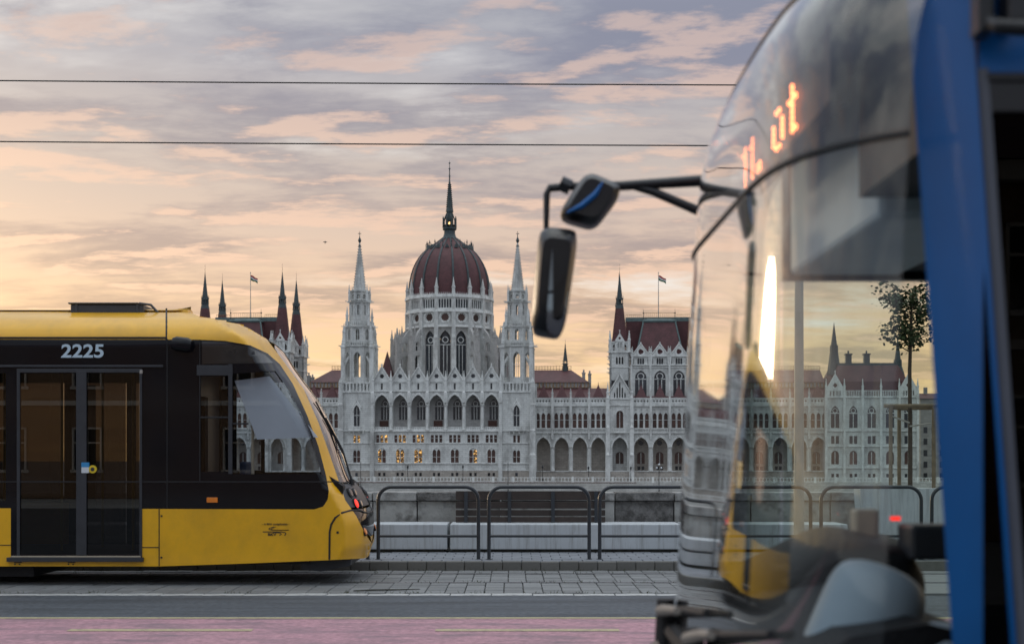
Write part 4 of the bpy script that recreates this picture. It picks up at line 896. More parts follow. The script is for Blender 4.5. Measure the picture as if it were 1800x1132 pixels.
# right inner wing, right pavilion, right outer wing
Wg, ua, ub, Z = wing(939, 4, 5.62, clear=(0, 1, 2, 3)); long_roof(ua - 2, PU(1034, WV + 12), 1, Z, Wg, PU(993.6, WV + 16.5))
ucr = pavilion(1160.5, 'red white green flag on its pole above the right pavilion roof')
b = MB(); vv = WV + 18
for px_, p1 in ((1026, 655), (1036.5, 657)): b.cut('chimney'); chim(b, PU(px_, vv), vv, PZ(700, 30, vv), PZ(p1, 30, vv), .5)
b.pieces('lime_old', PAR)
u2 = ucr + 16.1; W2, ua2, ub2, Zr2 = wing(CX + F * (OX + u2 * cT + WV * sT) / (OY - u2 * sT + WV * cT), 6, 5.77); long_roof(ua2, ub2, 0, Zr2, W2)
# left inner wing, left pavilion (mostly behind the tram)
W3, ua3, ub3, Z3 = wing(597.5, 4, 5.75, clear=(0, 1, 2, 3), mirror=True); long_roof(PU(549, WV + 12), ub3 + 2, -1, Z3, W3)
b = MB()
for px_, p1 in ((543, 660), (549.5, 663)): b.cut('chimney'); chim(b, PU(px_, vv), vv, PZ(700, -50, vv), PZ(p1, -50, vv), .5)
b.pieces('lime_old', PAR)
ucl = pavilion(421.0, 'red white green flag on its pole above the tram roof')
# ---- right end block seen through the bus windscreen
EV = 5.0
def end_block():
    u0, u1 = PU(1452, EV), PU(1613, EV); Z = lambda py: PZ(py, (u0 + u1) / 2, EV); n = 5; bw = (u1 - u0) / n; hs = []; ws = []
    for k in range(n):
        x = u0 + (k + .5) * bw
        hs.append(arch(x, Z(752), Z(726), Z(713), 1.25, 6)); ws.append((x, (2.5, Z(752), Z(726), Z(713), 2, True, 'pglass')))
        for d in (-.68, .68): hs.append(rect(x + d - .5, x + d + .5, Z(780), Z(766))); ws.append((x + d, (1.0, Z(780), Z(770), Z(766), 1, False, 'pglass', 0, None, 'rect')))
        hs.append(arch(x, Z(816), Z(799), Z(792), 1.15, 5)); ws.append((x, (2.3, Z(816), Z(799), Z(792), 2, False, 'pbrown')))
        for d in (-.7, .7): hs.append(rect(x + d - .42, x + d + .42, Z(839), Z(832.5))); ws.append((x + d, (.84, Z(839), Z(834), Z(832.5), 1, False, 'pglass', 0, None, 'rect')))
    b = MB(); b.panel(rect(u0, u1, 0, Z(697)), hs, EV, EV + .6); E = b.build('end_block', 'lime', PAR)
    for x, k in ws: win(E, x, EV + .25, k)
    b = MB(); b.box(u0, u0 + .6, EV + .6, EV + 40, 0, Z(697)); b.box(u1 - .6, u1, EV + .6, EV + 40, 0, Z(697)); b.box(u0 + .6, u1 - .6, EV + 1.6, EV + 40, 0, Z(697) - .1); b.build('end_block_body', 'lime_old', E)
    b = MB()
    for k in range(n + 1):
        b.cut('buttress'); x = u0 + k * bw; b.box(x - .35, x + .35, EV - .6, EV, 0, Z(686)); pinnacle(b, x, EV - .2, .55, Z(686), Z(679), Z(666))
    for py in (698, 757, 784, 822): b.cut('string_course'); b.box(u0, u1, EV - .35, EV + .02, Z(py) - .18, Z(py) + .18)
    b.cut('balustrade'); balustrade(b, u0, u1, EV - .1, Z(697), Z(686), .5)
    for x in (u0 + bw / 2, u1 - bw / 2):
        b.cut('gable'); b.panel([(x - bw / 2, Z(697)), (x + bw / 2, Z(697)), (x + bw / 2, Z(684)), (x, Z(656)), (x - bw / 2, Z(684))], [foil(x, Z(677), .7, 4, 16)] + [rect(x + d - .3, x + d + .3, Z(695.5), Z(686.5)) for d in (-1.3, -.45, .45, 1.3)], EV - .3, EV + .3); b.frus(x, EV, .1, .25, Z(656.5), Z(651), 5)
    b.pieces('lime_trim', E)
    b = MB(); b.box(u0 + 1, u1 - 1, EV + .8, EV + .9, Z(697), Z(670)); b.add([(u0, EV + 1, Z(696)), (u1, EV + 1, Z(696)), (u1, EV + 30, Z(696)), (u0, EV + 30, Z(696)), (u0 + 4.5, EV + 6, Z(640)), (u1 - 4.5, EV + 6, Z(640)), (u1 - 4.5, EV + 24, Z(640)), (u0 + 4.5, EV + 24, Z(640))], [(0, 1, 5, 4), (1, 2, 6, 5), (2, 3, 7, 6), (3, 0, 4, 7), (4, 5, 6, 7)]); b.build('end_block_roof', 'redroof', E)
    b = MB(); b.box(u0 + 4.4, u1 - 4.4, EV + 6.2, EV + 24, Z(640), Z(635.5))
    b.build('roof_flat', 'copper', E); b = MB()
    for px_, p1 in ((1466, 567), (1578, 592)):
        b.cut('spire')
        u = PU(px_, EV + 8); vv_ = EV + 8; T = lambda py: PZ(py, u, vv_)
        b.frus(u, vv_, 2.2, 1.2, T(660), T(p1 + 50), 8); b.frus(u, vv_, 1.3, 1.2, T(p1 + 50), T(p1 + 40), 8); b.frus(u, vv_, .95, .05, T(p1 + 40), T(p1), 8)
    for px_ in (1491, 1523): b.cut('chimney'); chim(b, PU(px_, EV + 14), EV + 14, Z(640), PZ(622, u0, EV + 14), .9)
    b.pieces('copper', E)
end_block()
# ---- terrace and quay below the parliament
q = struct(empty('far_quay', (OX, OY, ZB), -TH))
b = MB(); b.box(-400, 500, -7.0, 60, -4, PZ(846, 0, -7) - .3); b.build('terrace', 'soil', q)
b = MB(); b.box(-400, 500, -7.4, -7.0, -4, PZ(846, 0, -7)); b.build('terrace_wall', 'quay', q)
b = MB(); balustrade(b, -140, 150, -7.2, PZ(846, 0, -7), PZ(838.5, 0, -7), 1.0, 0, .3)
for i in range(-24, 26): b.box(i * 5.9 - .35, i * 5.9 + .35, -7.5, -6.9, PZ(848, 0, -7), PZ(837.5, 0, -7))
b.build('terrace_balustrade', 'lime_trim', q)
b = MB(); b.box(-400, 500, -18, -7.4, -4, PZ(866, 0, -12)); b.build('quay_road', 'quay', q)
b = MB(); b.tube([(-140, -8.2, PZ(847.8, 0, -8)), (60, -8.2, PZ(847.8, 0, -8))], .12, 5); b.build('guard_rail', 'wood_door', q)
lampspec = [(634, 812, 0), (715.6, 818, 1), (813, 818, 1), (893, 812, 0), (953.5, 818, 1), (1034.5, 820, 1), (1109, 820, 1), (1158.5, 816, 2)]
where = ['plain pole beside the tram windscreen, before the left river tower', 'lantern post before the second lit window bay of the parliament', 'lantern post before the sixth window bay of the parliament', 'plain pole before the right river tower base',
         'lantern post at the foot of the right river tower', 'lantern post before the right wing arcade', 'lantern post before the right pavilion corner tower', 'three globe lamp post before the right pavilion arcade']
for (px_, pt, kind), lab in zip(lampspec, where):
    v_ = -7.9; u = PU(px_, v_); g0 = PZ(866, 0, -12) if kind != 1 else PZ(846, 0, -7) ; wv = PAR.matrix_basis @ Vector((u, v_ if kind != 1 else -6.6, g0)); T = lambda py: PZ(py, 0, v_) - g0
    t = empty('street_lamp', wv, -TH); tag(t, lab, 'street lamp', 'lamps along the far quay')
    b = MB(); b.frus(0, 0, .22, .14, 0, .9, 8); b.tube([(0, 0, .5), (0, 0, T(pt) - (.9 if kind == 1 else 0))], [.10, .07], 6); b.build('post', 'busblack', t)
    if kind == 1:
        b = MB(); b.frus(0, 0, .14, .30, T(pt) - .95, T(pt) - .3, 6); b.frus(0, 0, .36, .06, T(pt) - .3, T(pt) + .15, 6); b.build('lantern', 'busblack', t)
    if kind == 2:
        for dx, dz_ in ((-.65, -1.0), (.65, -1.0), (0, 0)):
            b = MB(); b.lathe([(.01, -.3), (.2, -.22), (.3, 0), (.2, .22), (.01, .3)], dx, 0, 8)
            o = b.build('globe', 'sticker_white', t, True); o.location.z = T(pt) + dz_
        b = MB(); b.tube([(-.65, 0, T(pt) - 1.35), (.65, 0, T(pt) - 1.35)], .05, 5); b.build('arm', 'busblack', t)
# far houses at the right
for px0, px1, pt, lab in ((1618, 1668, 690, 'pale distant house at the right of the parliament end'), (1668, 1760, 704, 'low grey distant house behind the blue bus pillar')):
    Y = 520.; t = empty('distant_house', (wx((px0 + px1) / 2, Y), Y, -9)); tag(t, lab, 'building', 'distant houses'); hw = (px1 - px0) / 2 * Y / F; h = wz(pt, Y) + 9
    b = MB(); b.box(-hw, hw, 0, 14, 0, h - 2.2); b.build('wall', 'far_wall', t); b = MB(); b.add([(-hw - .4, -.5, h - 2.2), (hw + .4, -.5, h - 2.2), (hw + .4, 14.5, h - 2.2), (-hw - .4, 14.5, h - 2.2), (-hw + 1.5, 7, h), (hw - 1.5, 7, h)], [(0, 1, 5, 4), (1, 2, 5), (2, 3, 4, 5), (3, 0, 4)]); b.build('roof', 'redroof', t)
    b = MB(); b.box(-hw * .4, -hw * .4 + 1.2, 6, 7.2, h - 1, h + 2.2); b.build('chimney', 'far_wall', t)
    wme = MB(); wme.box(-.7, .7, -.08, .1, 0, 2.2); wm_ = wme.mesh('window', 'pglass')
    for fl_ in range(5):
        for c_ in range(int(2 * hw / 3)): put('window', wm_, t, (-hw + 1.8 + c_ * 3., 0, 3 + fl_ * 4.2))

# ================================================================== the yellow tram
TY, TC = 18.4, 19.6                                    # near side and centre line of the tram
def tx(px_): return (px_ - CX) * TY / F
def tz(py): return EYE + (HY - py) * TY / F
TR = empty('yellow_tram', (0, TC, 0)); tag(TR, 'yellow and black tram numbered 2225 with a sloping rounded nose', 'tram')
HALF = TC - TY; NB, NP = .24, 3.0
sil = [(1003, 646), (985, 648), (977, 650), (960, 656), (921, 656), (900, 650), (880, 641), (862, 632), (850, 621), (816, 608), (765, 591), (697, 557), (640, 518), (595, 488), (570, 452), (556, 428), (548, 392), (545, 340)]
def interp(tab, y):
    """smooth curve through a table of (row, column) points"""
    n = len(tab); d = [(tab[i + 1][1] - tab[i][1]) / (tab[i + 1][0] - tab[i][0]) for i in range(n - 1)]
    for i in range(n - 1):
        (y0, v0), (y1, v1) = tab[i], tab[i + 1]
        if (y0 - y) * (y1 - y) <= 0:
            m0 = d[0] if i == 0 else (0 if d[i] * d[i - 1] <= 0 else 2 * d[i] * d[i - 1] / (d[i] + d[i - 1])); m1 = d[-1] if i == n - 2 else (0 if d[i] * d[i + 1] <= 0 else 2 * d[i] * d[i + 1] / (d[i] + d[i + 1]))
            h = y1 - y0; t = (y - y0) / h
            return v0 * (1 + 2 * t) * (1 - t) ** 2 + h * m0 * t * (1 - t) ** 2 + v1 * t * t * (3 - 2 * t) + h * m1 * t * t * (t - 1)
    return tab[0][1] if y > tab[0][0] else tab[-1][1]
def zrow(z): return HY - (z - EYE) * F / TY
def xtip(z): return (interp(sil, zrow(z)) - CX) * (TY + 1.35) / F
def roofw(z):                                          # the side leans in towards the roof
    t = (z - 3.10) / .50
    return 0. if t <= 0 else .62 * min(t, 1.05) ** 2.6
def nosew(x, z):
    d = xtip(z) - x
    return 0. if d >= NB else HALF * (1 - max(d, 0.) / NB) ** 1.0 * 0 + HALF * (1 - (max(d, 0.) / NB) ** (1 / NP))
def on_body(x0, z0):
    """the point of the curved body that a point of the flat side drawing stands for"""
    a, c = x0 * F / TY, (z0 - EYE) * F / TY
    def at(w):
        D = w; z = z0
        for _ in range(5): D = w + roofw(z) * (1 - w / HALF); z = EYE + c * (TY + D) / F
        return D, z, (xtip(z) - NB * abs(1 - w / HALF) ** NP) / (TY + D) * F
    D, z, e = at(0.)
    if a > e:
        lo, hi = 0., HALF
        for _ in range(26):
            mid = (lo + hi) / 2
            if at(mid)[2] < a: lo = mid
            else: hi = mid
        D, z, e = at(lo)
        return Vector((e * (TY + D) / F, -HALF + D, z))
    return Vector((a * (TY + D) / F, -HALF + D, z))
def side_y(x, z): return -HALF + nosew(x, z) + roofw(z)
def shell(name, outer, holes, m, off=0., parent=None, cut=True, cuts_x=None, thick=.0):
    """a skin panel of the tram side: outline in photo pixels, bent on to the body"""
    P = lambda l: [(tx(a), tz(c)) for a, c in l]
    loops = [P(outer)] + [P(h) for h in holes]
    flat = [p for l in loops for p in l]
    tris = tessellate_polygon([[Vector((a, c, 0)) for a, c in l] for l in loops])
    bm = bmesh.new(); vs = [bm.verts.new((a, 0, c)) for a, c in flat]
    for t in tris:
        try: bm.faces.new([vs[i] for i in t])
        except ValueError: pass
    if cut:
        x0 = min(p[0] for p in flat); x1 = max(p[0] for p in flat)
        cx_ = [x for x in [tx(330) + .025 * k for k in range(98)] if x0 < x < x1]
        cz_ = [z for z in [3.08 + .05 * k for k in range(12)] if min(p[1] for p in flat) < z < max(p[1] for p in flat)] + [.37 + .09 * k for k in range(30)]
        for x in cx_: bmesh.ops.bisect_plane(bm, geom=bm.verts[:] + bm.edges[:] + bm.faces[:], plane_co=(x, 0, 0), plane_no=(1, 0, 0))
        for z in cz_: bmesh.ops.bisect_plane(bm, geom=bm.verts[:] + bm.edges[:] + bm.faces[:], plane_co=(0, 0, z), plane_no=(0, 0, 1))
    for v in bm.verts: v.co = on_body(v.co.x, v.co.z) - Vector((-off * .5, off, 0))
    bmesh.ops.recalc_face_normals(bm, faces=bm.faces)
    me = bpy.data.meshes.new(name); bm.to_mesh(me); bm.free(); me.materials.append(MT[m])
    me.polygons.foreach_set('use_smooth', [True] * len(me.polygons))
    o = put(name, me, parent or TR)
    return o
def both(o, name=None):
    """the same piece on the far side of the tram"""
    c = o.copy(); COL.objects.link(c); c.scale = (1, -1, 1); return c
XL = -2600
blk = [(XL, 594), (345, 597), (395, 599), (440, 607), (470, 621), (492, 640), (515, 675), (540, 730), (560, 785), (573, 835), (578, 862), (576, 878), (568, 890), (552, 895), (250, 894), (250, 984), (19, 984), (19, 893), (XL, 893)]
yel = [(XL, 545), (340, 545), (392, 548), (428, 559), (462, 587), (500, 637), (534, 684), (560, 743), (581, 803), (596, 847), (607, 879), (619, 896), (626, 906), (641, 936), (655, 957), (655.5, 966), (650, 977), (640, 981), (580, 984), (430, 990), (280, 995), (XL, 995)]
o = shell('body_side', yel, [blk], 'yellow'); both(o)
cabL = [(353, 661), (401, 661), (401, 829), (353, 829)]
cabR = [(409, 657), (484, 652), (505, 682), (529, 725), (550, 778), (565, 833), (409, 833)]
d1, d2 = [(36, 656), (134, 656), (134, 974), (36, 974)], [(153, 656), (245, 656), (245, 974), (153, 974)]
w0 = [(-560, 656), (10, 656), (10, 880), (-560, 880)]; w1 = [(-1300, 656), (-620, 656), (-620, 880), (-1300, 880)]; w2 = [(-2050, 656), (-1360, 656), (-1360, 880), (-2050, 880)]
fore = [(355, 600), (395, 602), (438, 610), (466, 624), (481, 638), (355, 640)]
o = shell('black_side_panel', blk, [cabL, cabR, d1, d2, w0, w1, w2], 'tblack', .0); both(o)
for nm, pl, m in (('cab_window', cabL, 'tclear'), ('cab_window', cabR, 'tclear'), ('door', d1, 'tint'), ('door', d2, 'tint'), ('side_window', w0, 'tint'), ('side_window', w1, 'tint'), ('side_window', w2, 'tint')):
    o = shell(nm, pl, [], m, -.012); both(o)
o = shell('upper_quarter_glass', fore, [], 'lamp_dark', .004); both(o)
def bar(name, x0, x1, y0, y1, m, d=.015, off=0., parent=None, bev=.004):
    """a small block on the tram side given in photo pixels"""
    zc_ = (tz(y0) + tz(y1)) / 2; b = MB(); b.box(tx(x0), tx(x1), -d - off, .01 - off, tz(y1), tz(y0)); o = b.build(name, m, parent or TR, loc=(0, side_y(tx((x0 + x1) / 2), zc_), 0))
    if bev: bevel(o, bev, 2)
    return o
bar('door_post', 134.5, 152.5, 652, 976, 'tdark', .02); bar('door_frame', 30, 35.5, 650, 978, 'tdark', .015); bar('door_frame', 245.5, 250, 650, 978, 'tdark', .015); bar('door_frame', 30, 250, 648, 655, 'tdark', .016)
bar('door_corner_trim', 246, 251, 650.5, 657, 'tsilver', .02); bar('door_sill', 14, 253, 979, 986.5, 'tdark', .06); bar('door_sill_strip', 20, 248, 976.5, 979, 'cream', .03)
bar('rain_rail', XL, 287, 641.5, 645.5, 'tdark', .022); bar('rain_rail', XL, 292, 592, 595.5, 'rubber', .012)
bar('cab_window_frame', 401.5, 408.5, 640, 833, 'tdark', .012); bar('cab_window_frame', 346, 409, 642, 660, 'tdark', .010); bar('cab_window_bar', 353, 401, 732, 735, 'rubber', .006); bar('cab_window_bar', 409, 437, 743, 746, 'rubber', .006)
bar('panel_joint', XL, 596, 845.5, 847.5, 'rubber', .004, bev=0)
for x, y0, y1 in ((279, 893, 994), (350.5, 597, 845), (293, 596, 893)): bar('panel_joint', x, x + 1.6, y0, y1, 'rubber', .005, bev=0)
b = MB(); b.tube([tuple(on_body(tx(292.5), tz(y))) for y in (597, 585, 575, 565, 557, 550, 545, 542)], .012, 6); b.build('roof_joint', 'rubber', TR)
bar('panel_joint', 0, 19, 957, 958.5, 'rubber', .004, bev=0); bar('panel_joint', 250, 279, 961, 962.5, 'rubber', .004, bev=0)
bar('side_indicator', 364, 383, 874, 883, 'amber', .03)
bar('door_sticker', 144, 157, 812.5, 821, 'sticker_blue', .024, bev=0); bar('door_sticker', 144, 157, 821, 831, 'sticker_white', .024, bev=0)
b = MB(); b.M = Matrix.Translation((tx(163.5), -HALF - .002, tz(824.5))) @ Matrix.Rotation(R(90), 4, 'X'); b.frus(0, 0, .052, .052, 0, .02, 20, 0, 0); b.frus(0, 0, .026, .024, .02, .026, 14, 0, 1); b.build('door_button', ['sticker_yellow', 'tdark'], TR)
for px_, py in ((281.5, 905), (281.5, 978)): bar('panel_bolt', px_ + 1, px_ + 4, py, py + 3, 'rubber', .008, bev=0)
for px_ in (25, 119):                                                           # small lift-point marks under the door
    bar('lifting_mark', px_, px_ + 14, 987.5, 989, 'dark_num', .003, bev=0); bar('lifting_mark', px_, px_ + 3, 990, 992.5, 'dark_num', .003, bev=0); bar('lifting_mark', px_ + 8, px_ + 11, 990, 992.5, 'dark_num', .003, bev=0)
# lettering
def text(name, s, x0, y0, x1, y1, m, y, parent, bold=0., shear=0.):
    """flat lettering between two photo points on the tram side"""
    cu = bpy.data.curves.new(name, 'FONT'); cu.body = s; cu.extrude = .002; cu.offset = bold; cu.shear = shear
    to = bpy.data.objects.new(name, cu); me = bpy.data.meshes.new_from_object(to); bpy.data.objects.remove(to)
    xs_ = [v.co.x for v in me.vertices]; ys_ = [v.co.y for v in me.vertices]; sx_ = (tx(x1) - tx(x0)) / (max(xs_) - min(xs_)); sy_ = (tz(y0) - tz(y1)) / (max(ys_) - min(ys_)); mx, my = min(xs_), min(ys_)
    for v in me.vertices: v.co = Vector((tx(x0) + (v.co.x - mx) * sx_, v.co.z, tz(y1) + (v.co.y - my) * sy_))
    me.materials.append(MT[m]); return put(name, me, parent, (0, y, 0))
text('fleet_number', '2225', 107.5, 605, 182.5, 629, 'white_num', side_y(0 - 5, tz(617)) - .012, TR, .022, 0.05)
text('operator_line', '- A BKK szolgáltatója -', 461, 919, 508.5, 923.5, 'dark_num', -HALF - .003, TR, .006)
text('operator_mark', 'BKV', 471, 936.5, 486, 941.3, 'dark_num', -HALF - .003, TR, .03)
lg = MB()
def ribbon(pts, w): 
    for (a, c), (d, e) in zip(pts, pts[1:]):
        p, q_ = Vector((tx(a), tz(c))), Vector((tx(d), tz(e))); n = (q_ - p).normalized(); n = Vector((-n.y, n.x)) * w / 2
        lg.add([(p.x - n.x, -HALF - .004, p.y - n.y), (q_.x - n.x, -HALF - .004, q_.y - n.y), (q_.x + n.x, -HALF - .004, q_.y + n.y), (p.x + n.x, -HALF - .004, p.y + n.y)], [(0, 1, 2, 3)])
ribbon([(508, 931.3), (478, 931.3), (473, 930), (473, 928), (482, 925.5)], .009); ribbon([(508, 931.3), (481, 930.8), (476, 929.3), (485, 925.5)], .006)
ribbon([(462, 934.4), (495, 934.4), (501, 935.5), (503, 937.5), (500, 941)], .012); ribbon([(480, 935.6), (491, 936), (495, 938), (491, 941)], .009)
lg.build('operator_emblem', 'dark_num', TR)
# nose
rows_z = [tz(y) for y in (979, 972, 962, 950, 935, 920, 908, 897, 893, 880, 865, 852, 849, 832, 810, 785, 760, 735, 710, 685, 660, 640, 620, 603, 594, 590, 580, 572, 565, 559)]
ybound = [(981, 642), (977, 650), (966, 655.5), (957, 655), (936, 641), (906, 626), (896, 619), (879, 607), (847, 596), (803, 581), (743, 560), (684, 534), (637, 500), (587, 462), (559, 428), (548, 392), (545, 340)]
def nose_rows(off):
    g = []
    for z in rows_z:
        xt = xtip(z); wb = max(on_body((interp(ybound, zrow(z)) - CX) * TY / F, z).y + HALF - roofw(z) - .02, .0); rw_ = roofw(z); rowp = []; n = 26
        for j in range(n + 1):
            w = wb + (2 * HALF - 2 * wb) * j / n; s_ = abs(1 - w / HALF); x = xt - NB * s_ ** NP
            y = -HALF + w; y *= (HALF - rw_) / HALF
            rowp.append((x - off, y, z))
        g.append(rowp)
    return g
G = nose_rows(.004)
def grid_faces(sel, m, name, off=None, parent=None):
    g = G if off is None else nose_rows(off); b = MB()
    for i in range(len(g) - 1):
        for j in range(len(g[0]) - 1):
            if sel(zrow((rows_z[i] + rows_z[i + 1]) / 2), j, len(g[0]) - 1): b.add([g[i][j], g[i][j + 1], g[i + 1][j + 1], g[i + 1][j]], [(0, 1, 2, 3)])
    return b.build(name, m, parent or TR, True, weld=True)
grid_faces(lambda y, j, n: y > 947, 'yellow', 'front_bumper'); 
grid_faces(lambda y, j, n: 895 < y < 950, 'tblack', 'lower_front_panel')
LC = grid_faces(lambda y, j, n: 850.5 < y < 895, 'tdark', 'light_cluster_panel')
grid_faces(lambda y, j, n: 592 < y < 850.5, 'twind', 'windscreen'); grid_faces(lambda y, j, n: y < 592, 'tsilver', 'front_visor')
def nose_pt(y, w):
    z = tz(y); s_ = abs(1 - w / HALF); return Vector((xtip(z) - NB * s_ ** NP, -HALF + w, z))
def lamp(name, y, w, r, m, mr='rubber'):
    p = nose_pt(y, w); pa = nose_pt(y, w + .04); n = Vector((0, 0, 1)).cross((pa - p)).normalized(); n = -n if n.x < 0 else n; n = (n + Vector((0, 0, .35))).normalized()
    b = MB(); b.M = Matrix.Translation(p) @ n.to_track_quat('Z', 'Y').to_matrix().to_4x4(); b.frus(0, 0, r * 1.2, r * 1.2, -.03, .012, 18, 0, 1); b.frus(0, 0, r, r * .75, .012, .022, 18, 0, 0); return b.build(name, [m, mr], TR)
for s_ in (0, 1):
    f = (lambda w: w) if not s_ else (lambda w: 2 * HALF - w)
    lamp('tail_lamp', 887, f(.47), .062, 'redlamp'); lamp('headlamp', 868, f(.46), .062, 'lamp_dark'); lamp('headlamp', 868, f(.66), .055, 'lamp_dark'); lamp('tail_lamp', 888, f(.68), .05, 'lamp_dark'); lamp('front_indicator', 938, f(.56), .05, 'amber')
b = MB(); b.tube([tuple(nose_pt(y, .44) + Vector((.008, 0, 0))) for y in (849,)] + [tuple(nose_pt(849, w) + Vector((.012, 0, 0))) for w in (.6, 1.2, 1.8, 1.95)], .008, 6); b.build('panel_joint', 'rubber', TR)
b = MB(); P_ = [(579, 983), (579.5, 935), (582, 922), (589, 910), (601, 901), (617, 896.5)]
b.tube([tuple(on_body(tx(a), tz(c)) - Vector((0, .002, 0))) for a, c in P_] + [tuple(nose_pt(y, w) + Vector((.004, 0, 0))) for y, w in ((899, .48), (903, .65), (906, .9), (906, 1.2), (906, 1.5), (903, 1.75), (899, 1.92))], .013, 6); b.build('bumper_joint', 'rubber', TR)
bar('bumper_bolt', 591.5, 595.5, 933.5, 937.5, 'rubber', .006, bev=0)
b = MB(); p0, p1, p2 = nose_pt(851, .95), nose_pt(790, 1.1), nose_pt(730, .98); b.tube([tuple(p0 + Vector((.03, 0, 0))), tuple(p1 + Vector((.05, 0, 0))), tuple(p2 + Vector((.03, 0, 0)))], [.016, .012, .008], 6); b.tube([tuple(nose_pt(800, 1.08) + Vector((.05, -.0, 0))), tuple(nose_pt(700, 1.0) + Vector((.02, 0, 0)))], .012, 5); b.frus(p0.x + .02, p0.y, .04, .03, p0.z - .03, p0.z + .05, 8); b.build('wiper', 'rubber', TR)
# roof, underframe, roof gear
b = MB(); n = 14; edge = [on_body(tx(a), tz(c)) for a, c in ((XL, 545), (-300, 545), (0, 545), (200, 545), (300, 545), (340, 545), (366, 546), (392, 548), (410, 551), (428, 559), (446, 573))]
for i in range(len(edge) - 1):
    for j in range(n):
        def rp(e, k): f_ = 2 * k / n - 1; return (e.x, e.y * -f_, e.z - .004 + min(.05, .05 * max(0., (tx(446) - e.x) / .9)) * (1 - f_ * f_))
        b.add([rp(edge[i], j), rp(edge[i + 1], j), rp(edge[i + 1], j + 1), rp(edge[i], j + 1)], [(0, 1, 2, 3)])
b.build('roof', 'yellow', TR, True, weld=True)
t_ = MB(); zr_ = 3.58; xa, xb = wx(124, 19.05), wx(252, 19.05)
t_.box(xa, xb, -.55, .55, zr_, 3.705); t_.box(xa - .03, xb - .06, -.58, .58, 3.71, 3.73); t_.tube([(xb - .06, -.55, 3.72), (xb + .10, -.55, 3.70), (xb + .2, -.55, zr_ + .01)], .02, 6); t_.tube([(xb - .06, .55, 3.72), (xb + .10, .55, 3.70), (xb + .2, .55, zr_ + .01)], .02, 6)
for xx in (xa + .08, xb - .08): t_.box(xx - .02, xx + .02, -.565, .565, zr_, 3.717)
bevel(t_.build('roof_equipment_box', 'tgrey', TR), .008, 1)
cm_ = MB(); cm_.lathe([(.01, 0), (.075, .01), (.10, .06), (.10, .20), (.075, .26), (.01, .28)], 0, 0, 14); o = cm_.build('camera_housing', 'tblack', TR, True); o.location = (tx(306) - .02, -HALF - .05, tz(603.5)); o.rotation_euler = (0, R(97), 0); o.scale = (.95, .8, 1.)
b = MB(); b.box(tx(XL), tx(540), -HALF + .16, HALF - .16, .27, .37); b.box(tx(-60), tx(48), -.95, .95, .10, .30); b.box(tx(XL), tx(-380), -.95, .95, .1, .3); b.build('underframe', 'rubber', TR)
b = MB(); b.panel([(tx(525), .19), (tx(560), .165), (tx(612), .24), (tx(614), .335), (tx(525), .33)], [], -.95, .95); bevel(b.build('coupler_cover', 'tdark', TR), .02, 2)
b = MB(); b.box(tx(XL), tx(585), -HALF + .05, HALF - .05, .375, .40); b.build('floor', 'tdark', TR); b = MB(); b.box(tx(XL), tx(400), -HALF + .7, HALF - .7, 3.15, 3.2); b.build('ceiling', 'interior', TR)
# cabin and saloon
b = MB(); b.panel([(-1.12, .4), (1.12, .4), (1.12, 3.1), (-1.12, 3.1)], [rect(-.35, .35, .5, 2.5)], -.02, .02); o = b.build('cab_partition', 'tdark', TR); o.location.x = tx(318); o.rotation_euler[2] = R(90)
b = MB(); b.panel([(tx(440), .4), (tx(590), .4), (tx(600), 1.28), (tx(575), 1.42), (tx(520), 1.36), (tx(470), 1.24)], [], -1.0, 1.0); bevel(b.build('driver_console', 'dash', TR), .03, 2)
b = MB(); b.box(tx(400), tx(445), -.25, .25, .75, .9); b.box(tx(396), tx(408), -.25, .25, .9, 1.6); b.box(tx(415), tx(430), -.1, .1, .4, .75); bevel(b.build('driver_seat', 'seatblue', TR), .03, 2)
b = MB(); A_ = [(408, 668), (470, 660), (556, 768), (448, 772)]; 
b.add([(tx(a), -HALF + .16, tz(c)) for (a, c), k_ in zip(A_, (0, 0, 0, 0))] + [(tx(a), -HALF + .166, tz(c)) for a, c in A_], [(0, 1, 2, 3), (7, 6, 5, 4), (0, 4, 5, 1), (1, 5, 6, 2), (2, 6, 7, 3), (3, 7, 4, 0)]); b.build('cab_sheet', 'sheet_white', TR)  # thin pale slanted sheet just inside the near cab window
b = MB(); b.tube([(tx(437), -.9, 1.0), (tx(437), -.9, 3.0)], .02, 8); b.build('grab_pole', 'cream', TR)
for xx, yy in ((tx(70), -.3), (tx(118), .4), (tx(198), -.2), (tx(-60), .2)):
    b = MB(); b.tube([(xx, yy, .4), (xx, yy, 3.15)], .018, 8); b.build('grab_pole', 'sticker_yellow', TR)
for xx in (tx(-150), tx(-260), tx(285)):
    for yy in (-.75, .75):
        b = MB(); b.box(xx - .2, xx + .2, yy - .22, yy + .22, .75, .85); b.box(xx - .24, xx - .18, yy - .22, yy + .22, .85, 1.45); b.box(xx - .05, xx + .05, yy - .1, yy + .1, .4, .75); bevel(b.build('passenger_seat', 'seatblue', TR), .02, 2)
for x0, x1 in ((172, 195), (219, 234), (60, 84)):
    b = MB(); b.box(tx(x0), tx(x1), .90, .93, .9, 2.7); b.build('interior_panel', 'interior', TR)

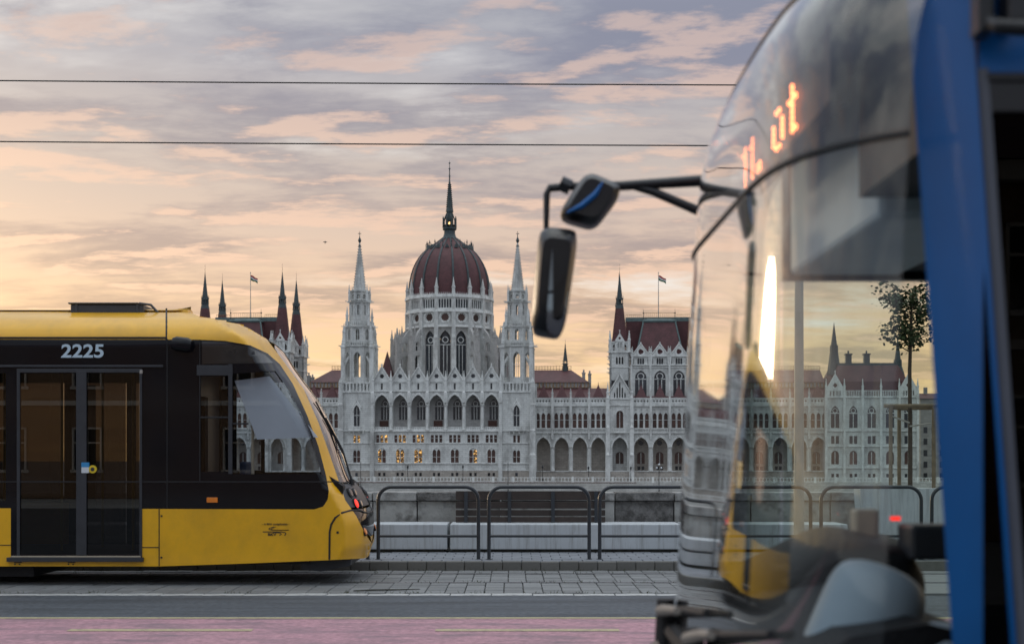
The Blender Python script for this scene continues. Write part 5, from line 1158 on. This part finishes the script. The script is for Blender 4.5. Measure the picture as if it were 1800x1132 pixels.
# ================================================================== the blue bus, front end closest to the camera
BN, BF = 3.0, 5.5; BC = (BN + BF) / 2; BH = (BF - BN) / 2 - .02
BUS = empty('blue_bus', (0.9, BC, 0)); tag(BUS, 'blue city bus with wraparound windscreen crossing at the right', 'bus')
def bput(b, name, m, smooth=False, weld=False): 
    o = b.build(name, m, BUS, smooth, weld=weld); o.location = (-.9, -BC, 0); return o
fprof = [(.30, .56), (.55, .50), (.80, .48), (1.0, .49), (1.08, .525), (1.4, .542), (1.7, .556), (2.0, .572), (2.2, .582), (2.40, .595), (2.44, .597), (2.60, .61), (2.76, .64), (2.86, .70), (2.95, .775), (3.04, .87), (3.12, .985), (3.18, 1.12), (3.22, 1.30), (3.24, 1.6)]
def front_x(z):
    for (z0, x0), (z1, x1) in zip(fprof, fprof[1:]):
        if z0 <= z <= z1: return x0 + (x1 - x0) * (z - z0) / (z1 - z0)
    return fprof[-1][1]
def bpt(t, z, off=0.):
    tt = abs(t); sh_ = 0 if z < 2.5 else .10 * ((z - 2.5) / .7) ** 2
    return (front_x(z) + .03 + .34 * tt ** 6.0 + off, BC + BH * t * (1 - sh_ * tt), z - (0 if z < 2.5 else .18 * (z - 2.5) / .7 * tt ** 2))
ts = [-1 + 2 * i / 72 for i in range(73)]
def bfront(name, z0, z1, m, n=10, off=0., t0=-1., t1=1.):
    zs_ = [z0 + (z1 - z0) * i / n for i in range(n + 1)]; tt = [t for t in ts if t0 - 1e-6 <= t <= t1 + 1e-6]; b = MB()
    vs = [bpt(t, z, off) for z in zs_ for t in tt]; k = len(tt)
    b.add(vs, [(i * k + j, i * k + j + 1, (i + 1) * k + j + 1, (i + 1) * k + j) for i in range(n) for j in range(k - 1)]); return bput(b, name, m, True)
bfront('bumper', .30, 1.03, 'busblack', 8); bfront('windscreen', 1.08, 2.345, 'buswind', 14, 0., -.945); bfront('display_glass', 2.365, 2.84, 'busdest', 8, 0., -.945); bfront('roof_fairing', 2.84, 3.24, 'busblue', 10)
for za, rs_ in ((1.055, .026), (2.355, .007)):
    b = MB(); b.tube([bpt(t, za, -.002) for t in ts[2:]], rs_, 6); bput(b, 'glass_seal', 'rubber', True)
b = MB(); b.tube([bpt(t, 2.845, -.002) for t in ts[2:]], .006, 6); bput(b, 'glass_seal', 'rubber', True)
bfront('number_plate_panel', .50, .62, 'sticker_white', 2, -.006, -.2, .2)
# near corner pillar (blue) and driver side
def lean(z): return .070 * (2.6 - z)                       # the pillar runs back a little towards its foot
b = MB(); zs_ = [.35 + .145 * i for i in range(19)]; k = 9; vs = []
for z in zs_:
    e = bpt(-1, min(z, 3.1)); xl = .880 + lean(z) if z > 1.05 else .895 + lean(1.05); xr_ = .970 + lean(z)
    for j in range(k):
        a = j / (k - 1) * math.pi / 2; vs.append((xl + (xr_ - xl) * (1 - math.cos(a)) ** .8 if j else xl, BN + .15 * math.cos(a) ** 1.2 if j < k - 1 else BN, min(z, 3.0)))
b.add(vs, [(i * k + j, i * k + j + 1, (i + 1) * k + j + 1, (i + 1) * k + j) for i in range(len(zs_) - 1) for j in range(k - 1)]); bput(b, 'front_pillar', 'busblue', True)
b = MB(); b.add([(v[0] + .005, BN + .152, v[2]) for v in [vs[i * k] for i in range(len(zs_))]] + [(v[0] + .05, BN + .19, v[2]) for v in [vs[i * k] for i in range(len(zs_))]], [(i, i + 1, len(zs_) + i + 1, len(zs_) + i) for i in range(len(zs_) - 1)]); bput(b, 'pillar_lining', 'busblack')
b = MB(); b.tube([(.985 + lean(z), BN + .005, z) for z in (.4, 1.0, 1.6, 2.2, 2.47)], .013, 8); bput(b, 'window_trim', 'busgrey', True)
XE = 9.5
b = MB(); b.box(.985, XE, BN - .002, BN + .05, 2.462, 3.0); b.box(1.10, XE, BN - .002, BN + .05, .30, 1.02); bput(b, 'side_panel', 'busblue')
b = MB(); b.box(1.0, XE, BN - .006, BN + .045, 2.445, 2.46); b.box(1.0, XE, BN - .004, BN + .045, 2.38, 2.44); b.box(1.05, XE, BN - .006, BN + .045, 1.02, 1.06); bput(b, 'window_band', 'busblack')
b = MB(); b.box(1.0, XE, BN + .012, BN + .02, 1.06, 2.40); bput(b, 'driver_window', 'bustint')
b = MB(); b.box(2.2, 2.3, BN, BN + .05, 1.06, 2.4); b.box(4.0, 4.1, BN, BN + .05, 1.06, 2.4); bput(b, 'window_pillar', 'busblack')
# near mirror bracket at the top corner
b = MB(); b.tube([(.98, BN - .02, 2.57), (1.0, BN - .08, 2.535), (1.06, BN - .10, 2.525), (1.20, BN - .1, 2.55)], .018, 8); b.box(.965, 1.0, BN - .06, BN - .0, 2.53, 2.70); b.box(1.015, 1.055, BN - .10, BN - .02, 2.54, 2.74); bevel(bput(b, 'near_mirror_bracket', 'busblack'), .008, 2)
# far side wall, roof, floor
b = MB(); xf0 = 1.04
b.box(.86, XE, BF - .06, BF - .01, .30, .62); b.box(1.035, XE, BF - .06, BF - .01, 2.33, 3.05); b.box(2.32, 2.45, BF - .06, BF - .01, .62, 2.33); b.box(2.45, XE, BF - .06, BF - .01, .62, .98); b.box(4.6, 4.75, BF - .06, BF - .01, .98, 2.33); b.box(7., XE, BF - .06, BF - .01, .98, 2.33); bput(b, 'far_side_wall', 'busblack')
b = MB(); b.box(.90, 1.028, BF - .045, BF - .04, 1.02, 2.86); bput(b, 'quarter_window', 'busside')
b = MB(); b.box(xf0, 2.32, BF - .045, BF - .04, .62, 2.33); b.box(2.45, 4.6, BF - .045, BF - .04, .98, 2.33); b.box(4.75, 7., BF - .045, BF - .04, .98, 2.33); bput(b, 'far_window', 'busside')
b = MB(); nrt = 10
for i in range(nrt):
    def rr_(k_): a = -1 + 2 * k_ / nrt; return (BC + (BH + .01) * a, 3.24 - .22 * abs(a) ** 5)
    (ya, za), (yb, zb) = rr_(i), rr_(i + 1); b.add([(1.45, ya, za), (XE, ya, za), (XE, yb, zb), (1.45, yb, zb)], [(0, 1, 2, 3)])
bput(b, 'roof', 'busblue', True, True)
b = MB(); b.box(.95, XE, BN + .06, BF - .07, 2.86, 2.9); b.box(1.0, 1.5, BN + .2, 4.1, 2.40, 2.86); b.box(1.5, XE, BF - .4, BF - .07, 2.36, 2.86); b.box(1.5, XE, BN + .06, BN + .4, 2.36, 2.86); bput(b, 'ceiling', 'ceilgrey'); b = MB(); b.box(1.06, 1.48, 4.12, BF - .075, 2.345, 2.85); bevel(bput(b, 'header_panel', 'header'), .02, 2)
b = MB(); b.box(.7, XE, BN + .06, BF - .07, .30, .36); bput(b, 'floor', 'tdark'); b = MB(); b.box(XE - .05, XE, BN, BF, .3, 3.1); bput(b, 'rear_wall', 'busblue')
# destination display of single lit points
b = MB(); b.box(.872, .93, 3.9, 5.32, 2.63, 2.84); bput(b, 'display_board', 'ceilgrey')
pat = {'1': ['.#', '##', '.#', '.#', '.#', '.#', '.#', '.#'], '.': ['..', '..', '..', '..', '..', '..', '##', '##'], ' ': ['..'] * 8, 'u': ['....', '.##.', '....', '#..#', '#..#', '#..#', '#..#', '.##.'], 't': ['.#.', '.#.', '###', '.#.', '.#.', '.#.', '.#.', '.##']}
b = MB(); ypos = 5.28
for ch in '11. ut':
    g = pat[ch]
    for r_, line in enumerate(g):
        for c_, s_ in enumerate(line):
            if s_ == '#': b.M = Matrix.Translation((.862, ypos - c_ * .05, 2.785 - r_ * .019)) @ Matrix.Rotation(R(-90), 4, 'Y'); b.frus(0, 0, .0095, .008, 0, .008, 8)
    ypos -= .053 * (len(g[0]) + .9)
b.M = None; bput(b, 'display_dots', 'led')
def rnd(pts, k=5, f=.30):
    o_ = []; n_ = len(pts)
    for i in range(n_):
        p, a, c = Vector(pts[i]), Vector(pts[i - 1]), Vector(pts[(i + 1) % n_]); p0 = p + (a - p) * f; p1 = p + (c - p) * f
        for j in range(k + 1): t = j / k; o_.append(tuple((1 - t) ** 2 * p0 + 2 * t * (1 - t) * p + t * t * p1))
    return o_
# dashboard, steering column, ticket machine
dsh = [(.66, .45), (1.25, .45), (1.30, 1.10), (1.22, 1.20), (.98, 1.26), (.80, 1.23), (.66, 1.14), (.63, 1.02)]
b = MB(); b.panel(dsh, [], BN + .35, BF - .25); bevel(bput(b, 'dashboard', 'dash'), .03, 3)
b = MB(); hp = [(.70, 1.0), (1.34, 1.0), (1.36, 1.27), (1.30, 1.38), (1.06, 1.42), (.76, 1.27)]; prf = [Vector((x, 0, z)) for x, z in rnd(hp, 4, .16)]; hc = Vector((1.03, 0, 1.12)); rg = []
for i in range(13):
    a = -math.pi / 2 + math.pi * i / 12; sc_ = max(.02, math.cos(a)) ** .22; rg.append([tuple(hc + (p - hc) * sc_ * (1 + .025 * math.sin(5 * p.x * 4 + i)) + Vector((0, 4.82 + .36 * math.sin(a), 0))) for p in prf])
k_ = len(prf); b.add([p for r_ in rg for p in r_], [(i * k_ + j, i * k_ + (j + 1) % k_, (i + 1) * k_ + (j + 1) % k_, (i + 1) * k_ + j) for i in range(12) for j in range(k_)]); bput(b, 'instrument_hood', 'dash', True)
b = MB(); ca, cbv = Vector((.72, 3.58, .80)), Vector((.97, 3.68, 1.365)); b.tube([tuple(ca.lerp(cbv, f_)) for f_ in (0, .3, .6, .8, .88, .92, .95, .97, .985, .995, 1.0)], [.145, .14, .135, .131, .127, .121, .112, .098, .078, .05, .01], 32); bput(b, 'steering_column_cowl', 'cowl', True)
b = MB(); c0 = Vector((1.20, 3.56, 1.06)); ax = Vector((.62, -.05, .78)).normalized(); u_ = ax.cross(Vector((0, 1, 0))).normalized(); w_ = ax.cross(u_)
b.tube([tuple(c0 + .225 * (math.cos(a) * u_ + math.sin(a) * w_)) for a in [2 * math.pi * i / 40 for i in range(40)]], .017, 8, closed=True)
for a in (0, 2.1, 4.2): b.tube([tuple(c0 - ax * .03), tuple(c0 + .22 * (math.cos(a) * u_ + math.sin(a) * w_))], .014, 6)
bput(b, 'steering_wheel', 'busblack', True)
b = MB(); ca, cbv = Vector((.88, 3.38, .75)), Vector((1.06, 3.44, 1.25)); b.tube([tuple(ca.lerp(cbv, f_)) for f_ in (0, .4, .7, .82, .9, .95, .98, 1.0)], [.115, .108, .104, .10, .09, .072, .045, .01], 24); bput(b, 'side_console', 'cowl', True)
b = MB(); b.box(1.14, 1.22, 4.72, 4.80, 1.30, 1.48); bevel(bput(b, 'ticket_printer', 'cream'), .01, 2)
b = MB(); b.box(1.25, 1.44, 4.45, 4.62, 1.33, 1.44); bevel(bput(b, 'cash_unit', 'tdark'), .012, 2)
for p_ in ((1.24, 4.60, 1.455), (1.19, 4.68, 1.36), (1.46, 4.50, 1.40)):
    b = MB(); b.box(p_[0] - .015, p_[0] + .015, p_[1] - .006, p_[1] + .006, p_[2] - .006, p_[2] + .006); bput(b, 'warning_light', 'redlamp')
b = MB(); b.box(1.55, 1.95, 3.2, 3.75, .85, .97); b.box(1.90, 2.02, 3.2, 3.75, .97, 1.75); bevel(bput(b, 'driver_seat', 'seatblue'), .04, 3)
b = MB(); b.tube([(1.75, 4.1, .36), (1.75, 4.1, 2.86)], .018, 8); b.tube([(2.6, 4.7, .36), (2.6, 4.7, 2.86)], .018, 8); bput(b, 'grab_pole', 'sticker_yellow')
# wipers
for ya, yb, za in ((4.95, 3.85, 1.13), (4.1, 3.3, 1.14)):
    b = MB(); P_ = []
    for f_ in range(9):
        yy = ya + (yb - ya) * f_ / 8; t = (yy - BC) / BH; q_ = bpt(t, za + .10 * f_ / 8); P_.append((q_[0] - .035, q_[1], q_[2]))
    b.tube(P_, .013, 6); b.frus(P_[0][0], P_[0][1], .04, .03, .97, 1.16, 10); bput(b, 'wiper_blade', 'rubber', True)
    b = MB(); b.tube([(P_[0][0] - .015, P_[0][1], P_[0][2] - .01), (P_[4][0] - .035, P_[4][1], P_[4][2]), (P_[5][0] - .03, P_[5][1], P_[5][2])], [.022, .016, .012], 8); bput(b, 'wiper_arm', 'wiper', True)
b = MB(); b.tube([bpt(t, 1.0, -.03) for t in (-.2, 0, .2, .4, .5)], .028, 8); bput(b, 'front_grab_bar', 'busblack', True)
for s_ in (-.78, .78):
    q_ = bpt(s_, .66); b = MB(); b.M = Matrix.Translation((q_[0] - .005, q_[1], .66)) @ Matrix.Rotation(R(-90), 4, 'Y'); b.frus(0, 0, .10, .085, 0, .03, 20); bput(b, 'headlamp', 'lamp_dark')
for xw in (2.6, 8.2):
    for yw in (BN + .17, BF - .17):
        b = MB(); b.M = Matrix.Translation((xw, yw, .48)) @ Matrix.Rotation(R(90), 4, 'X'); b.frus(0, 0, .48, .48, -.14, .14, 28); b.frus(0, 0, .27, .22, .14, .17, 20); bput(b, 'wheel', 'rubber')
# far-side mirrors on their arm: one assembly with the bus
def m5(px_, py, Y=5.5): return (wx(px_, Y), Y, wz(py, Y))
b = MB(); b.tube([m5(1262, 316), m5(1170, 322), m5(1092, 327), m5(1000, 328), m5(966, 331), m5(961, 342), m5(960, 405)], [.024, .021, .019, .016, .016, .014, .011], 10); b.tube([m5(1262, 384), m5(1228, 371), m5(1150, 338), m5(1108, 326)], [.022, .019, .017, .014], 10); b.tube([m5(985, 322), m5(1003, 330)], .03, 8); bput(b, 'mirror_arm', 'busblack', True)
def lump(b, outline, y0, y1, m=0, inset=.018):
    cx_ = sum(p[0] for p in outline) / len(outline); cz_ = sum(p[1] for p in outline) / len(outline); n_ = len(outline)
    rings = [(y0, .72), (y0 + .03, .93), (y0 + .075, 1.), (y1 - .05, 1.), (y1 - .015, .95), (y1, .80)]
    vs_ = [(cx_ + (x - cx_) * s_, y, cz_ + (z - cz_) * s_) for y, s_ in rings for x, z in outline]
    b.add(vs_, [(i * n_ + j, i * n_ + (j + 1) % n_, (i + 1) * n_ + (j + 1) % n_, (i + 1) * n_ + j) for i in range(len(rings) - 1) for j in range(n_)] + [tuple(range(n_)), tuple(range((len(rings) - 1) * n_, len(rings) * n_))], m)
O2 = lambda l, Y=5.42: rnd([(wx(a, Y), wz(c, Y)) for a, c in l])
b = MB(); lump(b, O2([(984, 372), (1030, 302), (1092, 328), (1086, 352), (1046, 404), (990, 388)]), 5.33, 5.52); bput(b, 'wide_angle_mirror', 'busblack', True)
b = MB(); b.tube([(wx(a, 5.325), 5.325, wz(c, 5.325)) for a, c in ((996, 374), (1022, 362), (1046, 342), (1060, 320))], [.004, .012, .012, .004], 6); bput(b, 'mirror_trim', 'busblue', True)
b = MB(); lump(b, O2([(946, 412), (966, 402), (1012, 408), (1014, 436), (990, 598), (938, 590), (934, 560)]), 5.30, 5.5); bput(b, 'main_mirror', 'busblack', True)
gl2 = O2([(972, 412), (1010, 412), (1012, 436), (988, 590), (958, 588)], 5.3); b = MB(); n_ = len(gl2); xm = min(p[0] for p in gl2)
b.add([(x, 5.292 + (x - xm) * .35, z) for x, z in gl2], [tuple(range(n_))]); b.add([(x, 5.31 + (x - xm) * .35, z) for x, z in gl2], [tuple(range(n_))]); bput(b, 'mirror_glass', 'mirror')
b = MB(); b.box(.72, .84, 5.40, 5.52, 2.38, 2.5); b.box(.74, .84, 5.42, 5.52, 2.68, 2.78); bevel(bput(b, 'mirror_mount', 'busblack'), .02, 2)

# ================================================================== street furniture, tree, wires, bird, house behind
b = MB(); b.frus(0, 0, .085, .055, 0, 8.2, 16); o = b.build('post', 'polegrey', None, True); t = empty('catenary_pole', (wx(1404.5, 22.4), 22.4, .12)); o.parent = t
b = MB(); b.frus(0, 0, .14, .12, 0, .25, 16); b.build('base', 'polegrey', t); b = MB(); b.tube([(0, 0, 6.85), (-.2, -2.7, 6.75)], .03, 8); b.build('bracket_arm', 'polegrey', t); tag(t, 'pale grey pole seen through the bus windscreen', 'pole')
def wire(ya, yb, Y, lab):
    P_ = []; xa, xb = wx(-400, Y), wx(2300, Y)
    for i in range(41):
        f_ = i / 40; pxx = -400 + 2700 * f_; yy = ya + (yb - ya) * (pxx / 1300.) + (2.2 - 5.5 * ((pxx - 700) / 1100.) ** 2 * .4); P_.append((xa + (xb - xa) * f_, Y, wz(yy, Y)))
    b = MB(); b.tube(P_, .0095, 6); tag(b.build('overhead_wire', 'wire'), lab, 'wire', 'tram overhead wires')
wire(141, 148.5, 19.6, 'upper of the two black overhead wires across the sky'); wire(248, 255, 19.6, 'lower of the two black overhead wires across the sky')
bd = MB(); c_ = Vector((wx(571.5, 200), 200., wz(426, 200)))
bd.M = Matrix.Translation(c_); bd.lathe([(.01, -.22), (.06, -.12), (.07, 0), (.05, .12), (.01, .2)], 0, 0, 8)
for s_ in (-1, 1): bd.add([(0, .03, .04), (0, -.03, -.06), (s_ * .16, 0, .10), (s_ * .34, .02, .03)], [(0, 1, 2), (0, 2, 3), (1, 3, 2)])
bd.M = None; tag(bd.build('bird', 'busblack'), 'tiny dark bird in the sky left of the left tower', 'bird')
# young tree with stakes
TRE = empty('street_tree', (wx(1597, 24), 23.9, .1)); tag(TRE, 'young staked street tree seen through the bus windscreen', 'tree'); TYy = 23.9
tp = lambda px_, py, dy=0.: ((px_ - 1597) * TYy / F, dy, wz(py, TYy) - .1)
b = MB(); b.tube([(0, 0, 0), tp(1597, 760), tp(1596, 650), tp(1598, 590), tp(1600, 540, .02), tp(1604, 505)], [.045, .036, .032, .026, .018, .008], 9); b.build('trunk', 'bark', TRE, True)
b = MB(); tips = []
for k in range(30):
    z0 = random.uniform(500, 608); a = random.uniform(0, 6.28); r = random.uniform(.32, .66) * (1.0 if z0 < 585 else .7); s_ = tp(1597 + random.uniform(-2, 3), z0 + 12); rise = random.uniform(.08, .34)
    e = (s_[0] + r * math.cos(a), s_[1] + r * math.sin(a), s_[2] + rise); mid = tuple((p + q_) / 2 + random.uniform(-.03, .03) for p, q_ in zip(s_, e)); b.tube([s_, mid, e], [.012, .008, .003], 5); tips += [(s_, e)] 
b.build('branches', 'bark', TRE)
lf = MB()
for s_, e in tips:
    s_, e = Vector(s_), Vector(e)
    for k in range(70):
        f_ = random.uniform(.25, 1.12); p = s_.lerp(e, f_) + Vector((random.gauss(0, .055), random.gauss(0, .055), random.gauss(0, .06))); ax_ = Vector((random.uniform(-1, 1), random.uniform(-1, 1), random.uniform(-.8, .5))).normalized(); sd_ = ax_.cross(Vector((random.uniform(-1, 1), random.uniform(-1, 1), 1))).normalized(); l_ = random.uniform(.045, .085); w_ = l_ * .42
        lf.add([p, p + ax_ * l_ * .5 + sd_ * w_, p + ax_ * l_ + Vector((0, 0, -.006)), p + ax_ * l_ * .5 - sd_ * w_], [(0, 1, 2, 3)])
struct(lf.build('crown', 'leaf', TRE), 'stuff')
stk = empty('tree_stakes', (wx(1600, 23.9), 23.9, .1)); tag(stk, 'three wooden stakes with crossbars around the young tree', 'tree stakes')
zt_ = wz(716, 23.9) - .1
for dx, dy in ((-.36, -.12), (-.09, .35), (.36, -.12)): b = MB(); b.frus(dx, dy, .034, .032, 0, zt_, 10); b.build('stake', 'stake', stk, True)
for (a, c, q_) in (((-.47, -.12), (.47, -.12), 0), ((-.36, -.14), (-.05, .38), -.03), ((.36, -.14), (-.09, .38), -.03)): b = MB(); b.tube([(a[0], a[1], zt_ + .02 + q_), (c[0], c[1], zt_ + .025 + q_)], .032, 8); b.build('crossbar', 'stake', stk, True)
b = MB()
for a, c in (((-.36, -.1, zt_ - .14), (-.02, -.02, zt_ - .26)), ((.36, -.1, zt_ - .26), (-.02, -.03, zt_ - .32))): b.tube([a, c], .016, 6)
b.build('tie', 'tie', stk)
# town house on this side of the river, mirrored in the tram and bus glass
HS = empty('town_house', (-2, -23, -.04)); tag(HS, 'peach plastered house with white framed windows mirrored in the tram doors', 'building')
b = MB(); hol = []; hw_ = 24.
wmx = MB(); wmx.box(-.55, .55, .12, .16, 0, 1.7, 1)
for x0, x1, z0, z1 in ((-.62, -.55, -.08, 1.78), (.55, .62, -.08, 1.78), (-.62, .62, 1.7, 1.78), (-.7, .7, -.12, 0), (-.03, .03, 0, 1.7), (-.55, .55, 1.1, 1.16)): wmx.box(x0, x1, -.06, .12, z0, z1, 0)
wmm = wmx.mesh('window', ['white_frame', 'pglass'])
for fl_ in range(2):
    for c_ in range(15):
        x = -hw_ + 1.8 + c_ * 3.17; z = 1.2 + fl_ * 3.5; hol.append(rect(x - .6, x + .6, z - .05, z + 1.75)); put('window', wmm, HS, (x, .05, z), math.pi)
b.panel(rect(-hw_, hw_, 0, 7.6), hol, -.4, 0.); b.box(-hw_, hw_, -10, -.5, 0, 7.6); b.build('wall', 'plaster', HS)
b = MB(); b.box(-hw_ - .2, hw_ + .2, -.3, .4, 7.3, 7.7); b.box(-hw_, hw_, -.1, .12, 3.9, 4.1); b.build('cornice', 'white_frame', HS)
b = MB(); b.add([(-hw_ - .4, .5, 7.7), (hw_ + .4, .5, 7.7), (hw_ + .4, -10.4, 7.7), (-hw_ - .4, -10.4, 7.7), (-hw_ + 3, -5, 10.0), (hw_ - 3, -5, 10.0)], [(0, 1, 5, 4), (1, 2, 5), (2, 3, 4, 5), (3, 0, 4)]); b.build('roof', 'redroof', HS)
